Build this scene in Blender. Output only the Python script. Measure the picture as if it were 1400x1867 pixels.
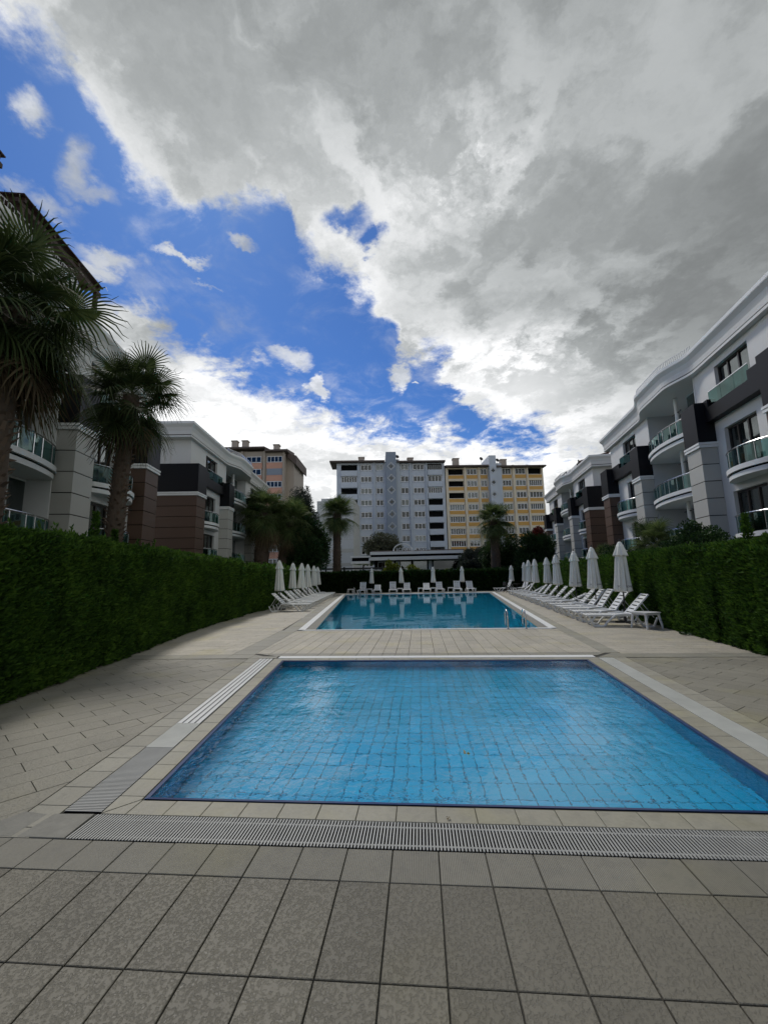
import bpy, math, random
import numpy as np
from mathutils import Vector, Matrix, Euler
random.seed(7); RNG = np.random.default_rng(11)
for o in list(bpy.data.objects): bpy.data.objects.remove(o)
SC = bpy.context.scene; COL = SC.collection
PI = math.pi; R = math.radians

# ------------------------------------------------------------------ camera
PITCH, YAW, ROLL = .1503, .0799, -.0193
cam = bpy.data.cameras.new('camera'); camo = bpy.data.objects.new('camera', cam); COL.objects.link(camo)
cam.sensor_fit = 'VERTICAL'; cam.sensor_height = 36; cam.lens = 769.7/1867*36
cam.clip_start = .05; cam.clip_end = 2000
_r = Vector((math.cos(YAW), math.sin(YAW), 0)); _f = Vector((-math.sin(YAW)*math.cos(PITCH), math.cos(YAW)*math.cos(PITCH), math.sin(PITCH)))
_u = _r.cross(_f)
_r2 = _r*math.cos(ROLL)+_u*math.sin(ROLL); _u2 = -_r*math.sin(ROLL)+_u*math.cos(ROLL)
camo.matrix_world = Matrix(((_r2.x, _u2.x, -_f.x, 0), (_r2.y, _u2.y, -_f.y, 0), (_r2.z, _u2.z, -_f.z, 1.6), (0, 0, 0, 1)))
SC.camera = camo

# ------------------------------------------------------------------ render settings
SC.render.engine = 'CYCLES'
SC.view_settings.view_transform = 'Standard'; SC.view_settings.look = 'None'
SC.view_settings.exposure = .32; SC.view_settings.gamma = 1
cy = SC.cycles
cy.use_denoising = True; cy.use_adaptive_sampling = True; cy.adaptive_threshold = .02
cy.max_bounces = 7; cy.diffuse_bounces = 3; cy.glossy_bounces = 3; cy.transmission_bounces = 5; cy.transparent_max_bounces = 12
cy.caustics_reflective = False; cy.caustics_refractive = True
cy.sample_clamp_indirect = 4

# ------------------------------------------------------------------ sun and sky
SUN_AZ, SUN_EL = R(-32), R(50)
sun = bpy.data.lights.new('sun', 'SUN'); sun.energy = 1.5; sun.angle = R(10); sun.color = (1, .95, .88)
suno = bpy.data.objects.new('sun', sun); COL.objects.link(suno)
sd = Vector((math.sin(SUN_AZ)*math.cos(SUN_EL), math.cos(SUN_AZ)*math.cos(SUN_EL), math.sin(SUN_EL)))
suno.rotation_euler = sd.to_track_quat('Z', 'Y').to_euler()
W = bpy.data.worlds.new('World'); SC.world = W; W.use_nodes = True
wt = W.node_tree; wt.nodes.clear()

class NT:
    """small node-tree writer"""
    def __init__(s, t): s.t = t
    def n(s, typ, **kw):
        nd = s.t.nodes.new(typ)
        for k, v in kw.items():
            if k.startswith('in_'):
                key = k[3:]; key = int(key) if key.isdigit() else key.replace('_', ' ')
                s.set(nd.inputs[key], v)
            else: setattr(nd, k, v)
        return nd
    def set(s, sock, v):
        if hasattr(v, 'links') or isinstance(v, bpy.types.NodeSocket): s.t.links.new(v, sock)
        elif isinstance(v, bpy.types.Node): s.t.links.new(v.outputs[0], sock)
        else:
            if sock.type == 'RGBA' and len(v) == 3: v = (*v, 1)
            sock.default_value = v
    def m(s, op, a, b=0., c=0., clamp=False):
        nd = s.t.nodes.new('ShaderNodeMath'); nd.operation = op; nd.use_clamp = clamp
        for i, v in enumerate((a, b, c)): s.set(nd.inputs[i], v)
        return nd.outputs[0]
    def vm(s, op, a, b=(0, 0, 0), out=0):
        nd = s.t.nodes.new('ShaderNodeVectorMath'); nd.operation = op
        s.set(nd.inputs[0], a); s.set(nd.inputs[1], b); return nd.outputs[out]
    def noise(s, vec, scale, detail=4., rough=.5, dist=0., out=0):
        nd = s.n('ShaderNodeTexNoise'); s.set(nd.inputs['Vector'], vec)
        nd.inputs['Scale'].default_value = scale; nd.inputs['Detail'].default_value = detail
        nd.inputs['Roughness'].default_value = rough; nd.inputs['Distortion'].default_value = dist
        return nd.outputs[out]
    def ramp(s, fac, pts, mode='LINEAR'):
        nd = s.n('ShaderNodeValToRGB'); s.set(nd.inputs[0], fac); cr = nd.color_ramp; cr.interpolation = mode
        while len(cr.elements) < len(pts): cr.elements.new(.5)
        for e, (p, c) in zip(cr.elements, pts):
            e.position = p; e.color = (*c, 1) if hasattr(c, '__len__') else (c, c, c, 1)
        return nd.outputs[0]
    def mix(s, f, a, b, typ='MIX'):
        nd = s.n('ShaderNodeMix', data_type='RGBA', blend_type=typ)
        s.set(nd.inputs[0], f); s.set(nd.inputs[6], a); s.set(nd.inputs[7], b); return nd.outputs[2]
    def smooth(s, v, a, b):
        nd = s.n('ShaderNodeMapRange', interpolation_type='SMOOTHSTEP'); s.set(nd.inputs[0], v)
        nd.inputs[1].default_value = a; nd.inputs[2].default_value = b; return nd.outputs[0]
    def curve(s, v, pts):
        nd = s.n('ShaderNodeFloatCurve'); s.set(nd.inputs['Value'], v); c = nd.mapping.curves[0]
        pts = sorted(pts)
        while len(c.points) < len(pts): c.points.new(.5, .5)
        for p, (x, y) in zip(c.points, pts): p.location = (x, y); p.handle_type = 'AUTO_CLAMPED'
        nd.mapping.use_clip = False; nd.mapping.update(); return nd.outputs[0]

w = NT(wt)
D = w.n('ShaderNodeTexCoord').outputs['Generated']
xyz = w.n('ShaderNodeSeparateXYZ'); w.set(xyz.inputs[0], D)
X_, Y_, Z_ = xyz.outputs
zc = w.m('MAXIMUM', Z_, .0)
# clouds live on a flat layer: noise is sampled where the view ray meets it, so it shrinks to the horizon
inv = w.m('DIVIDE', 1., w.m('ADD', zc, .22))
layer = w.vm('SCALE', D, (0, 0, 0)); layer.node.inputs['Scale'].default_value = 1; w.set(layer.node.inputs['Scale'], inv)
az = w.m('ARCTAN2', X_, Y_); el = w.m('ARCSINE', Z_)
wn = w.noise(layer, 3.2, 8, .62, out=1)
wsep = w.n('ShaderNodeSeparateXYZ'); w.set(wsep.inputs[0], w.vm('SUBTRACT', wn, (.5, .5, .5)))
wn2 = w.noise(layer, 11, 6, .65)
wig = w.m('SUBTRACT', wn2, .5)
azw = w.m('ADD', az, w.m('MULTIPLY', wsep.outputs[0], .22))
elw = w.m('ADD', w.m('ADD', el, w.m('MULTIPLY', wsep.outputs[1], .17)), w.m('MULTIPLY', wig, .10))
UP = [(-.94,.845),(-.909,.84),(-.842,.832),(-.763,.814),(-.7,.759),(-.657,.71),(-.566,.693),(-.444,.727),(-.325,.757),(-.288,.689),(-.211,.661),(-.098,.623),(-.05,.559),(-.017,.481),(.065,.479),(.11,.435),(.151,.353),(.308,.29),(.372,.22),(.6,.1),(1.0,.0)]
LO = [(-1.0,.48),(-.862,.50),(-.782,.512),(-.68,.515),(-.552,.505),(-.47,.478),(-.382,.439),(-.264,.396),(-.157,.372),(-.008,.352),(.151,.325),(.307,.28),(.45,.3),(1.0,.3)]
azn = w.m('MULTIPLY_ADD', azw, .5, .5)
up = w.curve(azn, [((a+1)/2, e) for a, e in UP]); lo = w.curve(azn, [((a+1)/2, e) for a, e in LO])
fray = w.m('SUBTRACT', w.noise(layer, 24, 7, .68), .5)
frayb = w.m('SUBTRACT', w.noise(layer, 6.5, 7, .62, .4), .5)
du = w.m('ADD', w.m('SUBTRACT', elw, up), w.m('ADD', w.m('MULTIPLY', fray, .07), w.m('MULTIPLY', frayb, .09)))
dl = w.m('ADD', w.m('SUBTRACT', lo, elw), w.m('ADD', w.m('MULTIPLY', fray, .05), w.m('MULTIPLY', frayb, .17)))
covU = w.m('ADD', w.smooth(du, -.012, .05), w.m('MULTIPLY', w.m('MULTIPLY', w.smooth(du, -.13, .0), w.smooth(frayb, -.05, .25)), .35), clamp=True)
covL = w.m('ADD', w.smooth(dl, -.015, .055), w.m('MULTIPLY', w.m('MULTIPLY', w.smooth(dl, -.14, .0), w.smooth(frayb, -.05, .25)), .35), clamp=True)
# holes torn in the deck and wisps inside the blue gap
def blob(a, e, ra, re):
    p = w.m('POWER', w.m('DIVIDE', w.m('SUBTRACT', azw, a), ra), 2.); q = w.m('POWER', w.m('DIVIDE', w.m('SUBTRACT', elw, e), re), 2.)
    return w.m('EXPONENT', w.m('MULTIPLY', w.m('ADD', p, q), -1.))
hole = w.m('ADD', w.m('ADD', blob(-.165, .76, .055, .035), blob(-.10, .715, .035, .03)), w.m('MULTIPLY', frayb, 1.1))
covU = w.m('MULTIPLY', covU, w.m('SUBTRACT', 1., w.smooth(hole, .40, 1.0)), clamp=True)
wis = None
for a, e, ra, re, st in [(-.85,.77,.035,.03,.9),(-.765,.72,.035,.05,.75),(-.74,.70,.05,.03,.7),(-.86,.665,.05,.03,.7),(-.79,.655,.06,.03,.65),(-.69,.60,.07,.028,.9),(-.72,.57,.08,.025,.9),(-.55,.628,.05,.010,.85),(-.43,.672,.035,.014,.8),(-.49,.59,.04,.008,.6),(-.29,.503,.055,.028,.85),(-.37,.485,.03,.025,.7),(-.019,.450,.040,.024,1.5),(-.245,.436,.022,.026,1.4),(.04,.43,.012,.01,.9)]:
    b = w.m('MULTIPLY', blob(a, e, ra, re), st); wis = b if wis is None else w.m('MAXIMUM', wis, b)
wn3 = w.noise(layer, 9, 7, .6, .3)
covW = w.m('MULTIPLY', w.smooth(w.m('ADD', wis, w.m('MULTIPLY', w.m('SUBTRACT', wn3, .5), 1.2)), .22, .95), .85)
cov = w.m('MAXIMUM', w.m('MAXIMUM', covU, covL), covW, clamp=True)
# cloud brightness: torn bright rims, grey undersides, thicker towards the right
wv_ = w.vm('SUBTRACT', wn, (.5, .5, .5)); wsc = w.vm('SCALE', wv_); wsc.node.inputs['Scale'].default_value = .55
lay2 = w.vm('ADD', layer, wsc)
cn = w.noise(lay2, 1.7, 7, .52, .2); cn2 = w.noise(lay2, 4.3, 6, .52, .3); cn3 = w.noise(lay2, 12, 6, .6)
fold = w.m('SUBTRACT', w.smooth(cn, .32, .68), .5); fold2 = w.m('SUBTRACT', w.smooth(cn2, .36, .64), .5)
edge = w.m('EXPONENT', w.m('MULTIPLY', w.m('ABSOLUTE', du), -10.))
thick = w.smooth(w.m('ADD', az, w.m('MULTIPLY', w.m('SUBTRACT', cn, .5), 1.2)), -.25, .85)
back = w.smooth(w.m('ABSOLUTE', az), 1.1, 2.0); thick = w.m('ADD', w.m('MULTIPLY', thick, w.m('SUBTRACT', 1., back)), w.m('MULTIPLY', back, .4))
lum = w.m('MULTIPLY_ADD', thick, -.17, .385)
lum = w.m('ADD', lum, w.m('MULTIPLY', fold, .22))
lum = w.m('ADD', lum, w.m('MULTIPLY', fold2, .13))
lum = w.m('ADD', lum, w.m('MULTIPLY', w.m('SUBTRACT', cn3, .5), .07))
lum = w.m('ADD', lum, w.m('MULTIPLY', edge, w.m('MULTIPLY_ADD', fold2, .22, .20)))
lum = w.m('ADD', lum, w.m('MULTIPLY', blob(.12, .80, .17, .10), w.m('MULTIPLY_ADD', fold2, .5, .32)))
lum = w.m('ADD', lum, w.m('MULTIPLY', blob(.25, .47, .16, .07), w.m('MULTIPLY_ADD', fold2, .7, .30)))
lowl = w.m('ADD', w.m('ADD', w.m('MULTIPLY', fold2, .30), w.m('MULTIPLY', fold, .16)), .78)
isl = w.m('MULTIPLY', w.smooth(w.m('SUBTRACT', .50, el), -.05, .12), w.m('SUBTRACT', 1., w.smooth(az, .2, .6)))
isl = w.m('MULTIPLY', isl, w.m('SUBTRACT', 1., w.smooth(w.m('ABSOLUTE', az), 1.1, 1.9)))
lowr = w.m('MULTIPLY', w.smooth(w.m('SUBTRACT', .42, el), -.05, .2), .28)
lum = w.m('ADD', lum, w.m('MULTIPLY', lowr, w.m('SUBTRACT', 1., isl)))
lum = w.m('ADD', w.m('MULTIPLY', lum, w.m('SUBTRACT', 1., isl)), w.m('MULTIPLY', lowl, isl))
lum = w.m('MINIMUM', w.m('SMOOTH_MAX', lum, .17, .22), 1.2)
ccol = w.mix(w.smooth(lum, .2, .8), (.945, 1.0, 1.01), (1.0, 1.01, 1.02))
ccol = w.vm('MULTIPLY', ccol, (1, 1, 1)); w.set(ccol.node.inputs[1], w.vm('SCALE', (1, 1, 1))); sc_ = ccol.node.inputs[1].links[0].from_node; w.set(sc_.inputs['Scale'], lum)
sky = w.n('ShaderNodeTexSky', sky_type='NISHITA', sun_disc=False, sun_elevation=SUN_EL, sun_rotation=SUN_AZ, altitude=0, air_density=1.0, dust_density=.2, ozone_density=3.0)
SKY_STRENGTH = .12
blue = w.mix(1., sky.outputs[0], (.24, .40, .64), 'MULTIPLY')
cl = w.vm('SCALE', ccol); cl.node.inputs['Scale'].default_value = 1/SKY_STRENGTH
colr = w.mix(cov, blue, cl)
bg = w.n('ShaderNodeBackground'); w.set(bg.inputs[0], colr); bg.inputs[1].default_value = SKY_STRENGTH
wo = w.n('ShaderNodeOutputWorld'); w.set(wo.inputs[0], bg.outputs[0])
W.cycles.sampling_method = 'MANUAL'; W.cycles.sample_map_resolution = 512

# ------------------------------------------------------------------ materials
MATS = {}
def mat(name, color=(.5, .5, .5), rough=.6, metal=0., spec=.5, trans=0., vary=0., noise=None, bump=None, bscale=40., fn=None, coat=0.):
    m = bpy.data.materials.new(name); m.use_nodes = True; t = m.node_tree; t.nodes.clear(); q = NT(t)
    b = q.n('ShaderNodeBsdfPrincipled'); out = q.n('ShaderNodeOutputMaterial'); q.set(out.inputs[0], b.outputs[0])
    b.inputs['Roughness'].default_value = rough; b.inputs['Metallic'].default_value = metal
    b.inputs['Specular IOR Level'].default_value = spec; b.inputs['Coat Weight'].default_value = coat
    pos = q.n('ShaderNodeNewGeometry').outputs['Position']
    c = None
    if noise or vary:
        val = None
        if noise:
            sc, amp = noise[0], noise[1]
            nz = q.noise(pos, sc, noise[2] if len(noise) > 2 else 6, .6)
            val = q.m('MULTIPLY_ADD', q.m('SUBTRACT', nz, .5), 2*amp, 1.)
        if vary:
            oi = q.n('ShaderNodeObjectInfo').outputs['Random']; ri = q.n('ShaderNodeNewGeometry').outputs['Random Per Island']
            rr = q.m('FRACT', q.m('ADD', oi, ri)); v2 = q.m('MULTIPLY_ADD', q.m('SUBTRACT', rr, .5), 2*vary, 1.)
            val = v2 if val is None else q.m('MULTIPLY', val, v2)
        sc_ = q.vm('SCALE', color[:3]); q.set(sc_.node.inputs['Scale'], val); c = sc_
    q.set(b.inputs['Base Color'], c if c is not None else tuple(color[:3]))
    if bump:
        bp = q.n('ShaderNodeBump'); bp.inputs['Strength'].default_value = bump; bp.inputs['Distance'].default_value = .01
        q.set(bp.inputs['Height'], q.noise(pos, bscale, 5, .6)); q.set(b.inputs['Normal'], bp.outputs[0])
    if fn: fn(q, b, pos, c)
    MATS[name] = m; return m

def stone_fn(dark=.89, sc=60., bumpd=.003, ribs=False):
    def f(q, b, pos, c):
        off = q.vm('SCALE', (17., 31., 5.)); q.set(off.node.inputs['Scale'], q.n('ShaderNodeObjectInfo').outputs['Random']); ps = q.vm('ADD', pos, off)
        n1 = q.noise(q.vm('MULTIPLY', ps, (1, .8, 1)), sc, 5, .6, .0)
        pits = q.smooth(n1, .34, .56)
        fine = q.noise(pos, sc*4, 3, .6)
        big = q.noise(pos, 1.3, 5, .6); stain = q.m('MULTIPLY_ADD', q.m('SUBTRACT', big, .5), .55, 1.)
        v = q.m('MULTIPLY', q.m('MULTIPLY', q.m('MULTIPLY_ADD', pits, 1-dark, dark), stain), q.m('MULTIPLY_ADD', fine, .3, .85))
        s = q.vm('SCALE', c); q.set(s.node.inputs['Scale'], v); col = q.mix(q.smooth(q.noise(pos, .9, 3), .5, .75), s, q.mix(1., s, (1.05, 1.03, .82), 'MULTIPLY'))
        q.set(b.inputs['Base Color'], col)
        bp = q.n('ShaderNodeBump'); bp.inputs['Strength'].default_value = .8; bp.inputs['Distance'].default_value = bumpd
        hgt = pits
        if ribs:
            wv = q.n('ShaderNodeTexWave', wave_type='BANDS', bands_direction='X'); q.set(wv.inputs['Vector'], pos); wv.inputs['Scale'].default_value = 32
            hgt = q.m('ADD', q.m('MULTIPLY', pits, .3), wv.outputs['Fac'])
        q.set(bp.inputs['Height'], hgt); q.set(b.inputs['Normal'], bp.outputs[0])
        q.set(b.inputs['Roughness'], q.m('MULTIPLY_ADD', n1, .35, .42))
    return f
mat('slab_mid', (.235, .222, .178), .6, vary=.07, fn=stone_fn())
mat('slab', (.143, .133, .104), .6, vary=.13, fn=stone_fn())
mat('slab_light', (.41, .378, .308), .55, vary=.07, fn=stone_fn(.8, 22., .003))
mat('ribbed', (.175, .167, .137), .55, vary=.06, fn=stone_fn(.85, 14., .002, True))
mat('border', (.31, .295, .24), .6, vary=.07, fn=stone_fn(.85, 14., .002))
mat('band_tile', (.25, .24, .195), .6, vary=.07, fn=stone_fn(.85, 14., .002))
mat('coping', (.285, .272, .218), .45, vary=.06, fn=stone_fn(.88, 9., .002))
mat('grout', (.055, .053, .045), .85, noise=(6, .3))
mat('cement', (.21, .205, .18), .8, noise=(9, .4), bump=.6, bscale=25)
mat('film', (.46, .47, .44), .3, noise=(4, .25), bump=.2, bscale=12)
mat('grate_bar', (.33, .335, .32), .5, noise=(5, .25))
mat('white_plastic', (.72, .73, .72), .35, vary=.03)
mat('white_trim', (.74, .75, .74), .45, noise=(3, .08))
mat('rim', (.010, .032, .12), .3)
def pooltile_fn(q, b, pos, c):
    b.inputs['Emission Strength'].default_value = 0
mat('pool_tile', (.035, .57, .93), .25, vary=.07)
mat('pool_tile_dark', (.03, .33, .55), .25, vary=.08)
mat('pool_grout', (.015, .16, .28), .6)
mat('deep_tile', (.05, .30, .46), .3, vary=.06)
mat('deep_tile_light', (.10, .62, .85), .3, vary=.06)
mat('dark_gap', (.008, .008, .008), .9, spec=0.)
mat('steel', (.55, .56, .57), .25, metal=1.)
mat('wall_white', (.66, .66, .645), .6, noise=(.6, .06))
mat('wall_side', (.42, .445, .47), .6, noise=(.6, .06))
mat('panel_grey', (.46, .455, .42), .55, noise=(1.2, .08), vary=.04)
mat('panel_brown', (.085, .047, .030), .5, noise=(1.2, .10), vary=.08)
mat('clad_black', (.007, .0075, .010), .45, noise=(1, .1), spec=.2)
mat('frame_dark', (.022, .017, .015), .35)
mat('frame_white', (.80, .81, .82), .4)
mat('curtain', (.55, .53, .48), .9, noise=(2, .15))
mat('room', (.012, .013, .014), .9, spec=0.)
mat('awning', (.10, .06, .045), .8)
mat('roof_tile', (.23, .075, .045), .75, vary=.2)
mat('roof_brown', (.11, .085, .075), .8, noise=(1, .3))
mat('wood_brown', (.045, .024, .016), .6)
mat('apt_grey', (.54, .59, .66), .7, noise=(.35, .08))
mat('apt_grey_dark', (.25, .295, .36), .7, noise=(.35, .08))
mat('apt_pilaster', (.47, .52, .58), .7)
mat('apt_cream', (.76, .67, .52), .7, noise=(.4, .08))
mat('apt_ochre', (.64, .36, .095), .7, noise=(.4, .1))
mat('apt_pink', (.60, .33, .24), .7, noise=(.4, .08))
mat('apt_taupe', (.40, .345, .29), .7, noise=(.4, .08))
mat('block_white', (.55, .56, .56), .7, noise=(.3, .06))
mat('dark_metal', (.02, .02, .022), .4)
mat('cloth', (.72, .725, .67), .85, noise=(5, .08), bump=.2, bscale=60)
mat('print', (.10, .10, .11), .8)
mat('bark', (.085, .062, .045), .9, noise=(14, .5), bump=.8, bscale=40)
mat('boot', (.12, .085, .06), .9, vary=.35)
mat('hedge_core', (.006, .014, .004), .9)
mat('soil', (.05, .04, .03), .95, noise=(2, .3))
mat('garden', (.035, .06, .018), .9, noise=(1.5, .35), bump=.6, bscale=20)
mat('black_plastic', (.02, .02, .02), .5)
def glass(name, tint, refl=.9, alpha=.5, rough=.02, gcol=(.9, .95, .95)):
    m = bpy.data.materials.new(name); m.use_nodes = True; t = m.node_tree; t.nodes.clear(); q = NT(t)
    out = q.n('ShaderNodeOutputMaterial'); tr = q.n('ShaderNodeBsdfTransparent'); q.set(tr.inputs[0], tint)
    gl = q.n('ShaderNodeBsdfGlossy'); gl.inputs['Roughness'].default_value = rough; q.set(gl.inputs[0], gcol)
    ge = q.n('ShaderNodeNewGeometry'); cs = q.m('ABSOLUTE', q.vm('DOT_PRODUCT', ge.outputs['Incoming'], ge.outputs['Normal'], 1)); f0 = ((refl-1)/(refl+1))**2
    fr = q.m('MULTIPLY_ADD', q.m('POWER', q.m('SUBTRACT', 1., cs), 5.), 1-f0, f0, True).node
    mx = q.n('ShaderNodeMixShader'); q.set(mx.inputs[0], fr.outputs[0]); q.set(mx.inputs[1], tr.outputs[0]); q.set(mx.inputs[2], gl.outputs[0])
    q.set(out.inputs[0], mx.outputs[0]); MATS[name] = m; return m
glass('window_glass', (.50, .54, .54), 1.9)
glass('rail_glass', (.12, .28, .27), 1.7, gcol=(.62, .86, .82))
glass('dark_glass', (.05, .06, .07), 1.7)

def leafmat(name, cols, rough=.5, trans=.25):
    m = bpy.data.materials.new(name); m.use_nodes = True; t = m.node_tree; t.nodes.clear(); q = NT(t)
    out = q.n('ShaderNodeOutputMaterial'); g = q.n('ShaderNodeNewGeometry')
    big = q.noise(g.outputs['Position'], 1.1, 3, .6)
    f = q.m('ADD', q.m('MULTIPLY', g.outputs['Random Per Island'], .55), q.m('MULTIPLY', q.m('SUBTRACT', big, .28), 1.0), clamp=True)
    c = q.ramp(f, [(i/(len(cols)-1), cc) for i, cc in enumerate(cols)])
    b = q.n('ShaderNodeBsdfPrincipled'); q.set(b.inputs['Base Color'], c); b.inputs['Roughness'].default_value = rough; b.inputs['Specular IOR Level'].default_value = .25
    tl = q.n('ShaderNodeBsdfTranslucent'); q.set(tl.inputs[0], c)
    mx = q.n('ShaderNodeMixShader'); mx.inputs[0].default_value = trans; q.set(mx.inputs[1], b.outputs[0]); q.set(mx.inputs[2], tl.outputs[0])
    q.set(out.inputs[0], mx.outputs[0]); MATS[name] = m
leafmat('hedge_leaf', [(.007, .023, .005), (.026, .066, .009), (.066, .142, .016), (.13, .23, .029)], .7, .3)
leafmat('hedge_leaf_dark', [(.008, .022, .006), (.018, .045, .010), (.035, .08, .014)], .5)
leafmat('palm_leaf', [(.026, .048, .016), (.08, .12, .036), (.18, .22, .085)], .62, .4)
leafmat('palm_leaf_shaded', [(.014, .028, .009), (.042, .066, .02), (.095, .125, .045)], .6, .3)  # copy of the palm leaf, near-silhouette shade put into the colour
leafmat('palm_dead_shaded', [(.04, .028, .016), (.075, .055, .03), (.12, .095, .05)], .7)  # dead fronds of the near palms, darkened by colour for the same shade
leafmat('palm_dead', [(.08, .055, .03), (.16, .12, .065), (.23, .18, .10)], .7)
leafmat('bush_leaf', [(.008, .02, .008), (.024, .056, .016), (.055, .11, .03)], .5)
leafmat('olive_leaf', [(.035, .045, .025), (.075, .085, .05), (.13, .14, .09)], .5)
leafmat('grey_leaf', [(.02, .028, .022), (.04, .052, .04), (.07, .085, .065)], .5)
leafmat('yellow_leaf', [(.06, .09, .012), (.14, .17, .02), (.24, .26, .04)], .5)
leafmat('dry_leaf', [(.3, .30, .08), (.45, .42, .12)])
leafmat('red_leaf', [(.10, .02, .02), (.2, .04, .03)], .5)

def water(name, absorb, dens, bumps):
    m = bpy.data.materials.new(name); m.use_nodes = True; t = m.node_tree; t.nodes.clear(); q = NT(t)
    out = q.n('ShaderNodeOutputMaterial'); pos = q.n('ShaderNodeNewGeometry').outputs['Position']
    g = q.n('ShaderNodeBsdfPrincipled'); g.inputs['Transmission Weight'].default_value = 1; g.inputs['IOR'].default_value = 1.33; g.inputs['Roughness'].default_value = 0.0
    q.set(g.inputs['Base Color'], (1, 1, 1))
    h = None
    for sc, amp, dist in bumps:
        nz = q.m('MULTIPLY', q.noise(pos, sc, 2.5, .5, dist), amp); h = nz if h is None else q.m('ADD', h, nz)
    h = q.m('MULTIPLY', h, q.m('MULTIPLY_ADD', q.smooth(q.noise(pos, .55, 2), .35, .65), .8, .25))
    bp = q.n('ShaderNodeBump'); bp.inputs['Strength'].default_value = 1; bp.inputs['Distance'].default_value = 1; q.set(bp.inputs['Height'], h)
    q.set(g.inputs['Normal'], bp.outputs[0]); q.set(out.inputs[0], g.outputs[0])
    va = q.n('ShaderNodeVolumeAbsorption'); q.set(va.inputs[0], absorb); va.inputs[1].default_value = dens; q.set(out.inputs[1], va.outputs[0])
    MATS[name] = m
water('water_near', (.25, .80, .97), .22, [(4.5, .012, .9), (15, .0062, .7), (1.3, .012, .3)])
water('water_far', (.08, .72, .90), .22, [(2.2, .0035, .4), (9, .0006, .5)])

# ------------------------------------------------------------------ mesh helpers
def tag(o, label=None, cat=None, group=None, kind=None):
    if label: o['label'] = label
    if cat: o['category'] = cat
    if group: o['group'] = group
    if kind: o['kind'] = kind
    return o
def empty(name, loc=(0, 0, 0), rz=0., label=None, cat=None, group=None):
    o = bpy.data.objects.new(name, None); COL.objects.link(o); o.location = loc; o.rotation_euler = (0, 0, rz); o.empty_display_size = .2
    return tag(o, label, cat, group)
def link(name, me, parent=None, loc=(0, 0, 0), rot=(0, 0, 0), scale=None):
    o = bpy.data.objects.new(name, me); COL.objects.link(o); o.location = loc; o.rotation_euler = rot
    if scale: o.scale = scale
    if parent: o.parent = parent
    return o
def mesh(name, V, F, m, smooth=False):
    me = bpy.data.meshes.new(name); me.from_pydata([tuple(v) for v in V], [], F); me.update()
    if m: me.materials.append(MATS[m])
    if smooth: me.polygons.foreach_set('use_smooth', [True]*len(me.polygons))
    return me
def npquads(name, V, nq, m):
    """V: (4*nq,3) array of independent quads"""
    me = bpy.data.meshes.new(name); me.vertices.add(4*nq); me.vertices.foreach_set('co', V.astype(np.float32).ravel())
    me.loops.add(4*nq); me.loops.foreach_set('vertex_index', np.arange(4*nq, dtype=np.int32))
    me.polygons.add(nq); me.polygons.foreach_set('loop_start', np.arange(nq, dtype=np.int32)*4); me.polygons.foreach_set('loop_total', np.full(nq, 4, np.int32))
    me.update(); me.materials.append(MATS[m]); return me
class MB:
    def __init__(s): s.v = []; s.f = []
    def add(s, V, F):
        k = len(s.v); s.v += [tuple(v) for v in V]; s.f += [tuple(i+k for i in f) for f in F]; return s
    def box(s, x0, x1, y0, y1, z0, z1):
        V = [(x, y, z) for z in (z0, z1) for y in (y0, y1) for x in (x0, x1)]
        return s.add(V, [(0, 2, 3, 1), (4, 5, 7, 6), (0, 1, 5, 4), (1, 3, 7, 5), (3, 2, 6, 7), (2, 0, 4, 6)])
    def prism(s, poly, z0, z1):
        n = len(poly); V = [(x, y, z0) for x, y in poly]+[(x, y, z1) for x, y in poly]
        F = [tuple(range(n-1, -1, -1)), tuple(range(n, 2*n))]+[(i, (i+1) % n, n+(i+1) % n, n+i) for i in range(n)]
        return s.add(V, F)
    def sweep(s, pts, prof, closed=False, caps=True):
        """pts: list of 3D points; prof: callable i -> list of 3D points of the ring"""
        n = len(pts); rings = [prof(i) for i in range(n)]; k = len(rings[0]); V = [p for r in rings for p in r]; F = []
        for i in range(n-1 if not closed else n):
            a, b = i*k, ((i+1) % n)*k
            for j in range(k): F.append((a+j, a+(j+1) % k, b+(j+1) % k, b+j))
        if caps and not closed: F += [tuple(range(k-1, -1, -1)), tuple(range((n-1)*k, n*k))]
        return s.add(V, F)
    def tube(s, pts, r, k=8, closed=False, flat=1.):
        P = [Vector(p) for p in pts]; n = len(P); rr = r if hasattr(r, '__len__') else [r]*n
        ref = Vector((0, 0, 1))
        def ring(i):
            a = P[(i+1) % n] if (closed or i < n-1) else P[i]; b = P[i-1] if (closed or i > 0) else P[i]
            t = (a-b).normalized(); rf = ref if abs(t.z) < .95 else Vector((0, 1, 0))
            u = t.cross(rf).normalized(); v = u.cross(t)
            return [P[i]+u*math.cos(2*PI*j/k)*rr[i]+v*math.sin(2*PI*j/k)*rr[i]*flat for j in range(k)]
        return s.sweep(P, ring, closed)
    def lathe(s, prof, k=16, fold=0., nf=8, center=(0, 0)):
        V = []; F = []; m = len(prof)
        for r_, z in prof:
            for j in range(k):
                a = 2*PI*j/k; fr = r_*(1+fold*math.cos(nf*a)); V.append((center[0]+fr*math.cos(a), center[1]+fr*math.sin(a), z))
        for i in range(m-1):
            for j in range(k): F.append((i*k+j, i*k+(j+1) % k, (i+1)*k+(j+1) % k, (i+1)*k+j))
        F.append(tuple(range(k-1, -1, -1))); F.append(tuple((m-1)*k+j for j in range(k)))
        return s.add(V, F)
    def build(s, name, m, parent=None, loc=(0, 0, 0), smooth=False, **kw):
        me = mesh(name, s.v, s.f, m, smooth); return link(name, me, parent, loc, **kw)
    def me(s, name, m, smooth=False): return mesh(name, s.v, s.f, m, smooth)
def kids(o): return [c for c in bpy.data.objects if c.parent == o]
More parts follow.
